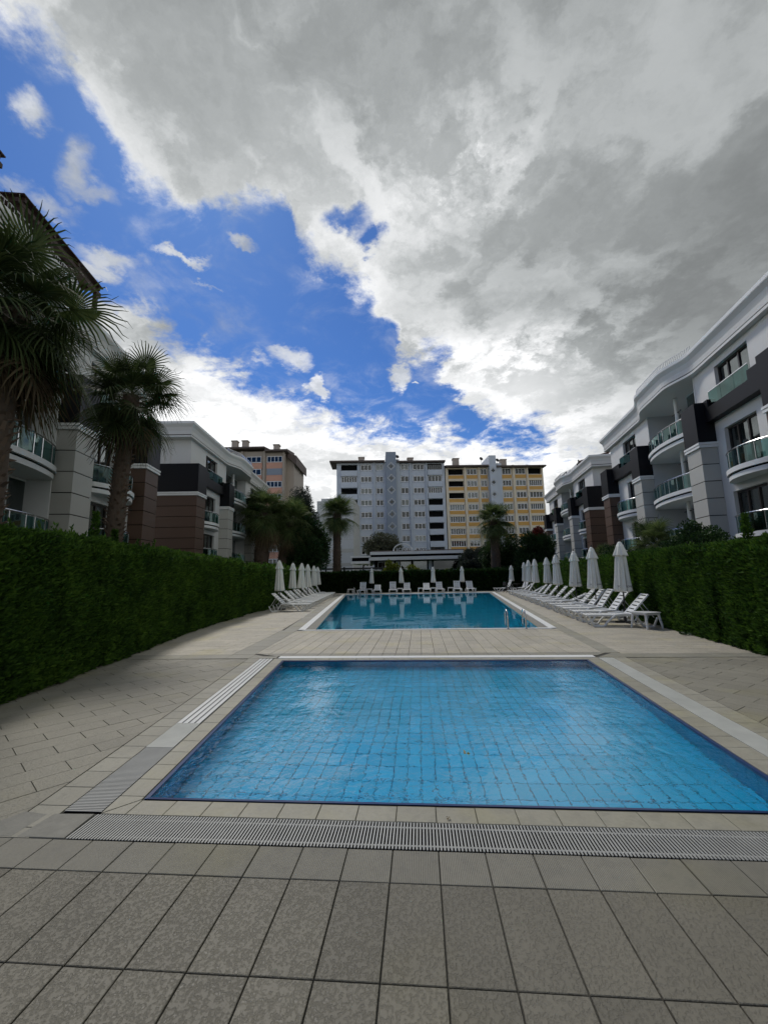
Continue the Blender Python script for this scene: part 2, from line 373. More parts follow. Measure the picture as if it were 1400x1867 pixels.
def copy_tree(o, parent=None, table=None):
    if table is None:
        table = {}
        for c in bpy.data.objects:
            if c.parent: table.setdefault(c.parent.name, []).append(c)
    c = o.copy(); COL.objects.link(c); c.parent = parent
    for ch in table.get(o.name, []): copy_tree(ch, c, table)
    return c

# ------------------------------------------------------------------ tiles
def clip(poly, zone):
    out = poly
    n = len(zone)
    for i in range(n):
        ax, ay = zone[i]; bx, by = zone[(i+1) % n]; ex, ey = bx-ax, by-ay; inp = out; out = []
        if not inp: return []
        sd_ = [ex*(p[1]-ay)-ey*(p[0]-ax) for p in inp]
        for j in range(len(inp)):
            k = (j+1) % len(inp)
            if sd_[j] >= 0: out.append(inp[j])
            if (sd_[j] >= 0) != (sd_[k] >= 0):
                t = sd_[j]/(sd_[j]-sd_[k]); out.append((inp[j][0]+t*(inp[k][0]-inp[j][0]), inp[j][1]+t*(inp[k][1]-inp[j][1])))
    return out
def area(p): return .5*sum(p[i][0]*p[(i+1) % len(p)][1]-p[(i+1) % len(p)][0]*p[i][1] for i in range(len(p)))
def inset(poly, d):
    n = len(poly); out = []
    for i in range(n):
        p0, p1, p2 = Vector(poly[i-1]), Vector(poly[i]), Vector(poly[(i+1) % n])
        e1 = (p1-p0); e2 = (p2-p1)
        if e1.length < 1e-5 or e2.length < 1e-5: out.append(tuple(p1)); continue
        e1.normalize(); e2.normalize(); n1 = Vector((-e1.y, e1.x)); n2 = Vector((-e2.y, e2.x))
        b = n1+n2; l = max(.35, b.length/2); b.normalize(); out.append(tuple(p1+b*min(d/l, d*2.5)))
    return out
def dedupe(p):
    o = []
    for q_ in p:
        if not o or (abs(q_[0]-o[-1][0])+abs(q_[1]-o[-1][1])) > 1e-4: o.append(q_)
    if len(o) > 1 and abs(o[0][0]-o[-1][0])+abs(o[0][1]-o[-1][1]) < 1e-4: o.pop()
    return o
def tile_geo(poly, gap, th):
    a = inset(poly, gap/2); b = inset(poly, gap/2+.0025); n = len(a)
    V = [(x, y, -th) for x, y in a]+[(x, y, -.0025) for x, y in a]+[(x, y, 0) for x, y in b]; F = [tuple(range(2*n, 3*n))]
    for i in range(n):
        j = (i+1) % n; F += [(i, j, n+j, n+i), (n+i, n+j, 2*n+j, 2*n+i)]
    return V, F
def seen(x, y, z=0):
    d = Vector((x, y, z))-Vector((0, 0, 1.6)); f = d.dot(_f)
    if f <= .1: return False
    return abs(d.dot(_r2)/f) < .93 and abs(d.dot(_u2)/f) < 1.23
def tiles(parent, name, zone, org, ang, L, Wd, m, z=0., stagger=0., gap=.006, th=.02, limit=300, M=None):
    """lay rectangles (L along direction ang, Wd across) over a convex zone; M maps flat tiles into a wall"""
    u = Vector((math.cos(ang), math.sin(ang))); v = Vector((-u.y, u.x)); o = Vector(org)
    A = [((Vector(p)-o).dot(u), (Vector(p)-o).dot(v)) for p in zone]
    i0, i1 = min(a for a, _ in A), max(a for a, _ in A); j0, j1 = min(b for _, b in A), max(b for _, b in A)
    full = None; lst = []
    if area(zone) < 0: zone = zone[::-1]
    for j in range(math.floor(j0/Wd)-1, math.ceil(j1/Wd)+1):
        off = j*stagger
        for i in range(math.floor((i0-off)/L)-1, math.ceil((i1-off)/L)+1):
            a, b = i*L+off, j*Wd
            q_ = [tuple(o+u*x+v*y) for x, y in ((a, b), (a+L, b), (a+L, b+Wd), (a, b+Wd))]
            c = dedupe(clip(q_, zone))
            if len(c) < 3 or area(c) < 8e-4: continue
            cx = sum(p[0] for p in c)/len(c); cy = sum(p[1] for p in c)/len(c)
            isfull = len(c) == 4 and abs(area(c)-L*Wd) < 1e-4
            w3 = (M @ Vector((cx, cy, 0))) if M else Vector((cx, cy, z))
            lst.append((not seen(*w3), (w3-Vector((0, 0, 1.6))).length, c, isfull, q_))
    lst.sort(key=lambda e: (e[0], e[1])); rest = MB(); n = 0
    for _, _, c, isfull, q_ in lst:
        dz = random.uniform(-.0012, .0012) if not M else 0
        if n < limit:
            if isfull:
                if full is None:
                    V, F = tile_geo([(0, 0), (L, 0), (L, Wd), (0, Wd)], gap, th); full = mesh(name, V, F, m)
                ob = link(name, full, parent)
                T = Matrix.Translation((q_[0][0], q_[0][1], z+dz)) @ Matrix.Rotation(ang, 4, 'Z')
            else:
                cx, cy = c[0]; V, F = tile_geo([(p[0]-cx, p[1]-cy) for p in c], gap, th)
                ob = link(name, mesh(name, V, F, m), parent); T = Matrix.Translation((cx, cy, z+dz))
            ob.matrix_local = (M @ T) if M else T
            n += 1
        else:
            V, F = tile_geo(c, gap, th)
            if M: V = [M @ Vector(p) for p in V]; rest.add(V, F)
            else: rest.add([(p[0], p[1], p[2]+z+dz) for p in V], F)
    if rest.v: tag(rest.build(name+'_rest', m, parent), kind='stuff')
    return n
def slab_with_holes(name, outer, holes, z, m, th=.12):
    """ground sheet with polygon holes, walls down round each hole"""
    from mathutils.geometry import tessellate_polygon
    loops = [[Vector((x, y, z)) for x, y in outer]]+[[Vector((x, y, z)) for x, y in h_] for h_ in holes]
    pts = [p for l in loops for p in l]; F = [tuple(t) for t in tessellate_polygon(loops)]
    F = [f if (pts[f[1]]-pts[f[0]]).cross(pts[f[2]]-pts[f[0]]).z > 0 else f[::-1] for f in F]
    return link(name, mesh(name, pts, F, m))

# ------------------------------------------------------------------ ground, terrace and pools
def XL(y): return -2.09-.1238*(y-3.26)
def XR(y): return 2.62+.0853*(y-3.27)
NP = [(-2.09, 3.26), (2.62, 3.27), (3.06, 8.43), (-2.73, 8.43)]
FP = [(-3.24, 13.2), (3.45, 13.2), (6.0, 38.2), (-6.6, 38.2)]
DECK = [(-9, -1.5), (9, -1.5), (9.5, 14), (11.5, 43), (-11.5, 43), (-9.2, 14)]
g = slab_with_holes('ground', [(-600, -60), (600, -60), (600, 900), (-600, 900)], [NP[::-1], FP[::-1]], -.06, 'garden'); tag(g, kind='structure')
terrace = slab_with_holes('pool_terrace', DECK, [NP[::-1], FP[::-1]], -.012, 'grout'); tag(terrace, kind='structure')

def brickmat(name, c1, c2, mortar, L, Wd, ms=.02, ang=0., rough=.55):
    m = bpy.data.materials.new(name); m.use_nodes = True; q = NT(m.node_tree); m.node_tree.nodes.clear()
    b = q.n('ShaderNodeBsdfPrincipled'); out = q.n('ShaderNodeOutputMaterial'); q.set(out.inputs[0], b.outputs[0])
    tc = q.n('ShaderNodeNewGeometry').outputs['Position']; mp = q.n('ShaderNodeMapping'); q.set(mp.inputs[0], tc); mp.inputs['Rotation'].default_value = (0, 0, ang)
    br = q.n('ShaderNodeTexBrick'); q.set(br.inputs['Vector'], mp.outputs[0]); q.set(br.inputs['Color1'], c1); q.set(br.inputs['Color2'], c2); q.set(br.inputs['Mortar'], mortar)
    br.inputs['Scale'].default_value = 1; br.inputs['Mortar Size'].default_value = ms; br.inputs['Brick Width'].default_value = L; br.inputs['Row Height'].default_value = Wd
    nz = q.noise(tc, 1.2, 6, .6); s = q.vm('SCALE', br.outputs[0]); q.set(s.node.inputs['Scale'], q.m('MULTIPLY_ADD', q.m('SUBTRACT', nz, .5), .5, 1.))
    q.set(b.inputs['Base Color'], s); b.inputs['Roughness'].default_value = rough; MATS[name] = m
brickmat('paving_brick', (.41, .378, .308), (.38, .35, .285), (.17, .16, .14), .55, .27, .006)
brickmat('deep_pool', (.03, .60, .80), (.03, .56, .76), (.015, .34, .48), .25, .125, .006, 0, .3)

# nearest terrace: rough slabs, one ribbed row, drain, coping
X0 = -1.8145
tiles(terrace, 'paving_slab', [(-6.2, -.86), (6.6, -.86), (6.6, 2.486), (-6.2, 2.486)], (X0, 2.486), 0, .268, .558, 'slab', gap=.007)
tiles(terrace, 'ribbed_tile', [(-6.2, 2.486), (6.6, 2.486), (6.6, 2.758), (-6.2, 2.758)], (X0, 2.486), 0, .268, .272, 'ribbed', gap=.006)
def strip(y0, y1, f0, f1): return [(f0(y0), y0), (f1(y0), y0), (f1(y1), y1), (f0(y1), y1)]
tiles(terrace, 'coping_tile', [(XL(3.05)-.20, 3.045), (XR(3.05)+.23, 3.045), (XR(3.24), 3.24), (XL(3.235)-.01, 3.235)], (X0, 3.045-.02), 0, .268, .25, 'coping', gap=.005)
tiles(terrace, 'coping_tile', [(XL(3.05)-.205, 3.052), (XL(3.25)-.008, 3.248), (XL(8.62)-.004, 8.62), (XL(8.62)-.205, 8.62)], (-1.0, 3.29), PI/2, .268, 4, 'coping', gap=.005)
tiles(terrace, 'coping_tile', strip(3.05, 8.62, lambda y: XR(y)+.004, lambda y: XR(y)+.228), (2.3, 3.29), PI/2, .268, -3, 'coping', gap=.005) if False else tiles(terrace, 'coping_tile', [(XR(3.25)+.004, 3.25), (XR(3.05)+.234, 3.052), (XR(8.62)+.228, 8.62), (XR(8.62)+.004, 8.62)], (4.0, 3.29), PI/2, .268, 3, 'coping', gap=.005)
tiles(terrace, 'coping_tile', [(-2.745, 8.45), (3.075, 8.45), (3.085, 8.63), (-2.76, 8.63)], (X0, 8.43), 0, .268, .2, 'coping', gap=.005)
tiles(terrace, 'border_tile', strip(2.76, 8.62, lambda y: XL(y)-.745, lambda y: XL(y)-.495), (-1.0, 3.14), PI/2, .268, 4, 'band_tile', gap=.006)
tiles(terrace, 'border_tile', strip(2.76, 8.62, lambda y: XR(y)+.505, lambda y: XR(y)+.745), (4.2, 3.14), PI/2, .268, 3, 'border', gap=.006)
# diagonal fields beside the near pool
tiles(terrace, 'diagonal_slab', [(-7.2, 2.758), (XL(2.758)-.75, 2.758), (XL(8.58)-.75, 8.58), (-7.2, 8.58)], (-3.0, 3.32), R(52), .552, .262, 'slab_mid', stagger=.276, gap=.005)
tiles(terrace, 'diagonal_slab', [(XR(2.758)+.75, 2.758), (7.6, 2.758), (7.6, 8.58), (XR(8.58)+.75, 8.58)], (3.55, 3.32), R(128), .552, .262, 'slab_mid', stagger=.276, gap=.005)
# bands across
tiles(terrace, 'band_tile', [(-8.2, 8.585), (-2.98, 8.645), (-3.55, 9.08), (-8.2, 9.05)], (-3.5, 8.585), 0, .5, .5, 'band_tile', gap=.004)
tiles(terrace, 'band_tile', [(3.33, 8.645), (8.2, 8.585), (8.2, 8.98), (3.75, 9.08)], (3.5, 8.585), 0, .5, .5, 'band_tile', gap=.004)
tiles(terrace, 'border_tile', [(-2.96, 8.85), (3.4, 8.85), (3.7, 9.155), (-3.5, 9.155)], (-1.348, 8.85), 0, .268, .31, 'band_tile', gap=.006)
LB = lambda y: -3.53-.0605*(y-8.97)       # inner side of the darker band left
RB = lambda y: 3.58+.075*(y-8.8)
tiles(terrace, 'middle_slab', [(LB(9.16), 9.16), (RB(9.16), 9.16), (RB(12.93), 12.93), (LB(12.93), 12.93)], (-1.348, 9.16), 0, .268, .558, 'slab_light', gap=.008)
FL = lambda y: -3.76-.1285*(y-13.12)      # outer side of white strip, far pool left
FR = lambda y: 3.93+.1035*(y-13.08)
tiles(terrace, 'band_tile', strip(9.1, 13.1, lambda y: LB(y)-.5, LB), (-3.0, 9.1), PI/2, .5, 2., 'band_tile', gap=.004)
tiles(terrace, 'band_tile', strip(13.1, 38.0, lambda y: FL(y)-.45, FL), (-3.0, 9.1), PI/2, .5, 9., 'band_tile', gap=.004, limit=26)
tiles(terrace, 'band_tile', strip(9.1, 13.0, RB, lambda y: RB(y)+.32), (6.0, 9.1), PI/2, .5, 4., 'coping', gap=.004)
tiles(terrace, 'band_tile', strip(13.0, 38.0, FR, lambda y: FR(y)+.28), (9.0, 9.1), PI/2, .5, 9., 'coping', gap=.004, limit=26)
tiles(terrace, 'side_slab', [(-9, 9.055), (LB(9.055)-.503, 9.055), (LB(13.1)-.503, 13.1), (FL(17)-.453, 17), (-9.3, 17)], (-5, 9.055), R(3), .55, .27, 'slab_light', stagger=.275, gap=.006, limit=130)
tiles(terrace, 'side_slab', [(RB(8.99)+.323, 8.99), (8.5, 8.99), (9.5, 17), (FR(17)+.283, 17), (RB(13.05)+.323, 13.05)], (5, 8.99), R(-3), .55, .27, 'slab_light', stagger=.275, gap=.006, limit=130)
def sheet(name, poly, z, m, parent=None, kind=None):
    o = link(name, mesh(name, [(x, y, z) for x, y in poly], [tuple(range(len(poly)))], m), parent); return tag(o, kind=kind)
sheet('far_paving', [(-11, 17), (FL(17)-.45, 17), (FL(38)-.45, 38), (FL(38)-.45, 43), (-11, 43)], 0, 'paving_brick', None, 'structure')
sheet('far_paving', [(FR(17)+.28, 17), (11, 17), (11, 43), (FR(38)+.28, 43), (FR(38)+.28, 38)], 0, 'paving_brick', None, 'structure')
sheet('far_paving', [(FL(38)-.45, 38.72), (FR(38)+.28, 38.72), (FR(38)+.28, 43), (FL(38)-.45, 43)], 0, 'paving_brick', None, 'structure')

# ---- near pool
def basin(name, poly, dep, m, ztop=-.002):
    V = [(x, y, ztop) for x, y in poly]+[(x, y, -dep) for x, y in poly]; n = len(poly)
    F = [tuple(range(n, 2*n))]+[(i, n+i, n+(i+1) % n, (i+1) % n) for i in range(n)]
    return tag(link(name, mesh(name, V, F, m)), kind='structure')
DEP = .52
pool = basin('shallow_pool', NP, DEP, 'pool_grout', -.014)
tiles(pool, 'floor_tile', [(p[0]+(.01 if p[0] < 0 else -.01), p[1]+(.01 if p[1] < 5 else -.01)) for p in NP], (-.04, 3.3), PI/2, .268, .1325, 'pool_tile', z=-DEP+.007, gap=.007, th=.006)
def wall_M(a, b, z0, off):
    e = (Vector((a[0], a[1], 0))-Vector((b[0], b[1], 0))); e.normalize(); nrm = e.cross(Vector((0, 0, 1)))
    o = Vector((b[0], b[1], z0))+nrm*off
    return Matrix(((e.x, 0, nrm.x, o.x), (e.y, 0, nrm.y, o.y), (0, 1, 0, o.z), (0, 0, 0, 1)))
for i in range(4):
    a, b = NP[i], NP[(i+1) % 4]; ln = (Vector(a)-Vector(b)).length
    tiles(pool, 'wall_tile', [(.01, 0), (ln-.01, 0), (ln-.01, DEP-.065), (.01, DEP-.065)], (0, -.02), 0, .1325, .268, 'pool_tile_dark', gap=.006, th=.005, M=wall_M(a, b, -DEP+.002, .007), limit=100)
def inward(poly, d):
    return inset(poly if area(poly) > 0 else poly[::-1], d)
ri = inward(NP, .030); rm = MB(); n = 4
rm.add([(x, y, -.004) for x, y in NP]+[(x, y, -.006) for x, y in ri]+[(x, y, -.062) for x, y in ri]+[(x, y, -.062) for x, y in NP],
       [f for i in range(4) for f in ((i, (i+1) % 4, 4+(i+1) % 4, 4+i), (4+i, 4+(i+1) % 4, 8+(i+1) % 4, 8+i), (8+i, 8+(i+1) % 4, 12+(i+1) % 4, 12+i))])
rm.build('rim_tile', 'rim', pool)
wp = [(x+(-.006 if x < 0 else .006), y+(-.006 if y < 5 else .006)) for x, y in NP]
def water_body(name, poly, zt, zb, m, parent):
    bm = MB(); bm.prism(poly, zb, zt); o = bm.build(name, m); return tag(o, kind='structure')
water_body('pool_water', wp, -.017, -DEP-.01, 'water_near', pool)

# ---- drain channels with grates
def channel(name, quad, m='dark_gap'):
    return tag(link(name, mesh(name, [(x, y, -.009) for x, y in quad], [(0, 1, 2, 3)], m)), kind='structure')
gr = empty('drain_grate', (0, 2.9, 0), 0, 'long white slotted drain grate in front of the near pool', 'drain grate')
bars = MB(); x = -2.275
while x < 3.2:
    bars.box(x, x+.0105, 2.766-2.9, 3.038-2.9, -.004, .001); x += .0206
tag(bars.build('grate_bar', 'grate_bar', gr), kind='stuff')
rods = MB()
for yy in (2.80, 2.985): rods.box(-2.275, 3.2, yy-2.9, yy-2.9+.014, -.009, -.0045)
rods.build('cross_rod', 'grate_bar', gr)
sheet('drain_channel', [(-2.28, 2.762), (3.3, 2.762), (3.3, 3.042), (-2.28, 3.042)], -.0115, 'dark_gap', None, 'structure')  # flat sheet, its black stands in for shade down in the channel
sheet('drain_channel', strip(3.06, 8.62, lambda y: XL(y)-.49, lambda y: XL(y)-.208), -.0115, 'dark_gap', None, 'structure')  # same flat sheet, channel shade given by the black colour
sg = empty('drain_grate', (-2.5, 3.6, 0), 0, 'dirty slotted drain grate beside the left edge of the near pool', 'drain grate')
bars = MB(); y = 3.075
while y < 4.62:
    a, b = XL(y)-.488, XL(y)-.21
    bars.add([(a+2.5, y-3.6, 0), (b+2.5, y-3.6, 0), (b+2.5, y-3.6+.0115, 0), (a+2.5, y-3.6+.0115, 0), (a+2.5, y-3.6, -.004), (b+2.5, y-3.6, -.004), (b+2.5, y-3.6+.0115, -.004), (a+2.5, y-3.6+.0115, -.004)],
             [(0, 1, 2, 3), (0, 4, 5, 1), (2, 6, 7, 3), (1, 5, 6, 2), (0, 3, 7, 4)]); y += .0206
tag(bars.build('grate_bar', 'grate_bar', sg), kind='stuff')
sc_ = MB()
def sstrip(mb, y0, y1, f0, f1, z0, z1):
    p = strip(y0, y1, f0, f1); mb.prism(p, z0, z1)
fm = MB(); sstrip(fm, 4.18, 4.85, lambda y: XL(y)-.488, lambda y: XL(y)-.212, -.004, .0045)
tag(fm.build('plastic_film', 'film'), 'short translucent film over the left drain grate', 'drain film')
lw = empty('drain_cover', (-2.8, 6.7, 0), 0, 'white drain cover of long lengthwise slats left of the near pool', 'drain cover')
for k in range(4):
    b = MB(); a0 = .488-k*.071
    p = strip(4.86, 8.6, lambda y: XL(y)-a0, lambda y: XL(y)-a0+.052); b.prism([(px+2.8, py-6.7) for px, py in p], -.008, .003); b.build('slat', 'white_plastic', lw)
fr = MB(); sstrip(fr, 3.06, 8.6, lambda y: XR(y)+.235, lambda y: XR(y)+.498, -.012, .001)
o = fr.build('drain_cover', 'film'); tag(o, 'pale grey film covered drain right of the near pool', 'drain cover')
b = MB(); b.prism([(-3.27, 8.66), (-2.93, 8.66), (-2.96, 8.84), (-3.42, 8.84)], -.01, .002); tag(b.build('corner_tile', 'band_tile', terrace))
b = MB(); b.prism([(-2.89, 8.65), (3.28, 8.65), (3.30, 8.845), (-2.9, 8.845)], -.01, .004); tag(b.build('drain_cover', 'white_trim'), 'white strip cover along the far edge of the near pool', 'drain cover')
# broken cement corner
for poly in ([(-2.62, 2.765), (-2.285, 2.765), (-2.30, 3.05), (-2.60, 3.04)], [(-3.0, 2.77), (-2.65, 2.765), (-2.63, 3.03), (-2.83, 3.06)]):
    c = dedupe(poly); V, F = tile_geo(c, .012, .02); link('cement_patch', mesh('cement_patch', V, F, 'cement'), terrace)

# ---- far pool
FD = 1.7
pool2 = basin('deep_pool', FP, FD, 'deep_pool', -.014)
tag(pool2, kind='structure')
o = water_body('pool_water', [(x+(-.006 if x < 0 else .006), y+(-.006 if y < 20 else .006)) for x, y in FP], -.03, -FD-.01, 'water_far', pool2)
st = MB(); st.box(-3.0, 3.2, 13.21, 13.55, -.95, -.55); st.box(-3.0, 3.2, 13.55, 13.9, -1.3, -.95)
st.build('underwater_step', 'deep_tile_light', pool2)
st = MB(); st.prism([(-3.3, 13.22), (-2.7, 13.22), (-3.05, 16.2), (-3.6, 16.2)], -1.0, -.32); st.build('underwater_ledge', 'deep_tile_light', pool2)
gut = [((-3.54, 13.12), (-3.245, 13.2), (-6.605, 38.2), (-6.9, 38.3)), ((3.455, 13.2), (3.72, 13.12), (6.28, 38.3), (6.005, 38.2))]
for p in gut:
    b = MB(); b.prism(list(p), -.011, -.003); b.build('overflow_gutter', 'cement', pool2)
wh = [[(FL(13.12), 13.12), (FL(13.12)+.22, 13.12), (FL(38.3)+.25, 38.3), (FL(38.3), 38.3)], [(3.73, 13.08), (FR(13.08), 13.08), (FR(38.3), 38.3), (6.29, 38.3)],
      [(-3.6, 12.955), (3.80, 12.955), (3.72, 13.115), (-3.54, 13.115)], [(FL(38.3), 38.31), (FR(38.3), 38.31), (FR(38.3)+.05, 38.7), (FL(38.3)-.05, 38.7)]]
for p in wh:
    b = MB(); b.prism(p, -.011, .012); b.build('white_edge', 'white_trim', pool2)
b = MB(); b.box(-3.24, 3.45, 13.12, 13.198, -.011, -.003); b.build('edge_tile', 'white_trim', pool2)
b = MB(); b.box(-6.6, 6.0, 38.205, 38.305, -.011, .0); b.build('edge_tile', 'white_trim', pool2)

# ------------------------------------------------------------------ the low white apartment houses on both sides
K = 1.2
def kz(z): return (z-1.6)*K+1.6
class LB_(MB):
    """collects shapes given in facade units (s along, n out, z up) and scales them to metres"""
    def build(s, name, m, parent=None, **kw):
        s.v = [(a*K, b*K, kz(c)) for a, b, c in s.v]; return MB.build(s, name, m, parent, **kw)
def lbox(name, m, parent, *b, **kw):
    q = LB_(); q.box(*b); return q.build(name, m, parent, **kw)
def bump(s, a=5.3, b=11.2, h=.5):
    if s <= a or s >= b: return 0.
    t = (s-a)/(b-a); e = min(t, 1-t)*2; e = min(1., e/.62); return h*(e*e*(3-2*e))
def house(name):
    T = empty(name); LEN = 16.8; DEEP = -11
    SL = [.05, 2.42, 4.68, 7.08]; TOP = 9.58
    # walls, with the loggia cut out of the middle
    wl = LB_()
    def wall(s0, s1, z0, z1, holes, n=0., th=.22):
        ss = sorted({s0, s1, *[h[0] for h in holes], *[h[1] for h in holes]}); zz = sorted({z0, z1, *[h[2] for h in holes], *[h[3] for h in holes]})
        for i in range(len(ss)-1):
            for j in range(len(zz)-1):
                a, b, c, d = ss[i], ss[i+1], zz[j], zz[j+1]
                if any(a >= h[0]-1e-6 and b <= h[1]+1e-6 and c >= h[2]-1e-6 and d <= h[3]+1e-6 for h in holes): continue
                wl.box(a, b, n-th, n, c, d)
    bays = [(1.2, 4.9, False), (11.6, 15.6, True)]
    wins = []
    for a, b, mir in bays:
        w0, w1 = (a+1.35, a+3.15) if not mir else (a+.75, a+2.55)
        hs = [(w0, w1, 2.80, 4.40), (w0, w1, 5.06, 6.82), (w0-.05, w1+.1, 7.62, 9.30)]
        wall(a, b, .0, TOP, hs); wins += [(h, mir) for h in hs]
    wl.box(.35, 16.45, DEEP, -1.7, .0, TOP)
    for a, b in ((.35, 5.9), (10.6, 16.45)): wl.box(a, b, -1.699, -.45, .0, TOP-.001)
    wl.box(.352, 1.2, -.45, -.001, .0, TOP); wl.box(15.6, 16.448, -.45, -.001, .0, TOP)
    wl.box(4.9, 5.898, -.45, -.001, .0, TOP); wl.box(10.602, 11.6, -.45, -.001, .0, TOP)
    wl.build('wall', 'wall_white', T)
    # end wall pilaster strips on the upper storey
    for s_ in (.345, 16.455):
        for n0 in (-1.15, -1.5): lbox('wall_strip', 'wall_white', T, *(sorted((s_, s_-.04 if s_ < 1 else s_+.04))), n0-.1, n0, 7.2, TOP-.01)
    # windows
    for (h, mir) in wins:
        w0, w1, z0, z1 = h; f = LB_(); t = .07; n0, n1 = -.20, -.13
        for bb in ((w0, w1, z0, z0+t), (w0, w1, z1-t, z1)): f.box(bb[0], bb[1], n0, n1, bb[2], bb[3])
        ms = [w0, w0+(w1-w0)*.36, w0+(w1-w0)*.68, w1-t]
        for x in ms: f.box(x, x+t, n0-.002, n1+.002, z0+t, z1-t)
        fo = f.build('window', 'frame_dark', T)
        for i in range(3): lbox('pane', 'window_glass', fo, ms[i]+t, ms[i+1], -.175, -.168, z0+t, z1-t)
        c = LB_(); n = 40; V = []; F = []
        for i in range(n+1):
            x = w0+.02+(w1-w0-.04)*i/n; y = -.33+.03*math.sin(i*1.9)+.015*math.sin(i*.7); V += [(x, y, z0), (x, y, z1)]
            if i: F.append((2*i-2, 2*i, 2*i+1, 2*i-1))
        op = random.choice([0, 0, 1])
        if op: F = F[:14]+F[24:]
        c.add(V, F); c.build('curtain', 'curtain', fo)
    # corner pilasters, brown and grey panel by panel
    def pilaster(s0, s1, n0, n1, ztop, m, panels=9, cap=True):
        zb = .30; hgt = (ztop-zb)/panels
        lbox('pilaster_core', 'dark_gap', T, s0+.03, s1-.03, n0+.0, n1-.03, zb, ztop)
        for i in range(panels):
            me = None
            lbox('facing_panel', m, T, s0, s1, n0, n1, zb+i*hgt+.018, zb+(i+1)*hgt-.012)
        cb = LB_(); cb.box(s0-.06, s1+.06, n0-.002, n1+.06, ztop+.0, ztop+.08); cb.box(s0-.03, s1+.03, n0-.004, n1+.03, ztop+.08, ztop+.12); cb.box(s0-.07, s1+.07, n0-.006, n1+.07, ztop+.12, ztop+.20)
        cb.build('pilaster_cap', 'white_trim', T)
    PC = 6.27
    pilaster(4.9, 5.9, .001, .6, PC, 'panel_grey'); pilaster(10.6, 11.6, .001, .6, PC, 'panel_grey')
    for a, b in ((0., 1.2), (15.6, 16.8)):
        pilaster(a, b, -1.9, .6, PC-.02, 'panel_brown', 10)
    # black boxes and window band
    bz0, bz1 = PC+.20, 8.08
    for a, b, n0 in ((4.9, 5.9, .0), (10.6, 11.6, .0)): lbox('black_box', 'clad_black', T, a-.02, b+.02, n0+.002, .64, bz0, bz1)
    for a, b in ((-.02, 1.22), (15.58, 16.82)): lbox('black_box', 'clad_black', T, a, b, -1.92, .64, bz0-.02, bz1)
    for a, b, mir in bays:
        g0, g1 = (a+1.05, b-.28) if not mir else (a+.28, b-1.25)
        q = LB_(); q.box(a+.02, b-.02, .003, .30, 7.24, 7.78); q.box(a+.02, g0, .003, .30, 7.781, 8.10); q.box(g1, b-.02, .003, .30, 7.781, 8.10); q.build('black_band', 'clad_black', T)
        n = 3
        for i in range(n): lbox('glass_panel', 'rail_glass', T, g0+(g1-g0)*i/n+.01, g0+(g1-g0)*(i+1)/n-.01, .22, .232, 7.781, 8.36)
        lbox('handrail', 'steel', T, g0, g1, .21, .245, 8.361, 8.39)
    # curved balconies
    def balcony(s0, s1, z, h, nb=-.02, depth=.62, posts=6, centre=False):
        n = 22
        def off(t): return depth*math.sin(PI*t)**.62 if not centre else .05+depth*math.sin(PI*t)**.7
        pts = [(s0+(s1-s0)*i/n, off(i/n)) for i in range(n+1)]
        sl = LB_(); P = [(a, b+.0) for a, b in pts]
        back = [(s1, nb), (s0, nb)]
        def layer(sc, z0, z1):
            pl = [(a, b+sc) for a, b in pts]+[(s1, nb), (s0, nb)]; pl = pl[::-1]; sl.prism(pl, z0, z1)
        layer(.0, z, z+.15); layer(.06, z+.21, z+.37); sl.build('balcony_slab', 'white_trim', T)
        gl = LB_(); pl = [(a, b-.04) for a, b in pts]+back; gl.prism(pl[::-1], z+.15, z+.21); gl.build('slab_groove', 'dark_gap', T)
        ra = LB_(); top = [(a, b-.02, z+.37+h) for a, b in pts]; ra.tube(top, .022, 6); ro = ra.build('balcony_rail', 'steel', T)
        idx = [round(i*n/posts) for i in range(posts+1)]
        for i in idx: a, b = pts[i]; lbox('post', 'steel', ro, a-.016, a+.016, b-.045, b-.012, z+.37, z+.36+h)
        for i in range(posts):
            seg = pts[idx[i]:idx[i+1]+1]; q = LB_(); V = []; F = []
            for k, (a, b) in enumerate(seg):
                V += [(a, b-.03, z+.40), (a, b-.03, z+.33+h)]
                if k: F.append((2*k-2, 2*k, 2*k+1, 2*k-1))
            q.add(V, F); q.build('glass_panel', 'rail_glass', ro)
    for z in (2.42, 4.66):
        balcony(1.25, 4.15+.1, z, .63, posts=4); balcony(12.25, 15.5, z, .63, posts=4)
    for z in (2.42, 4.66, 7.05):
        balcony(5.9, 10.6, z, .63, depth=.45, nb=-1.69, posts=9, centre=True)
    # loggia: glazing, columns, door
    for z0, z1 in ((2.8, 4.65), (5.04, 7.04), (7.43, TOP-.02)):
        q = LB_(); q.box(5.905, 5.95, -1.3, .02, z0, z1); q.box(8.1, 8.16, -1.3, -1.25, z0, z1)
        for x in (6.6, 7.3): q.box(x, x+.035, -.72, -.68, z0, z1)
        q.box(5.95, 8.1, -.72, -.68, z1-.05, z1); fo = q.build('glazing_frame', 'white_trim', T)
        for a, b in ((5.95, 6.6), (6.635, 7.3), (7.335, 8.0)): lbox('pane', 'window_glass', fo, a, b, -.705, -.697, z0, z1-.05)
        lbox('curtain', 'curtain', fo, 6.0, 6.75, -1.1, -1.08, z0, z1-.1)
        lbox('door', 'frame_dark', T, 8.75, 9.35, -1.69, -1.66, z0, z0+1.65)
        q = LB_(); q.lathe([(.085, z0), (.085, z1)], 14, center=(8.15, -.28)); q.build('column', 'white_trim', T, smooth=False)
        lbox('lamp_bar', 'dark_metal', T, 7.75, 8.55, -.30, -.26, z0+1.42, z0+1.46)
    lbox('loggia_side', 'wall_side', T, 10.55, 10.598, -1.69, .0, .3, TOP)
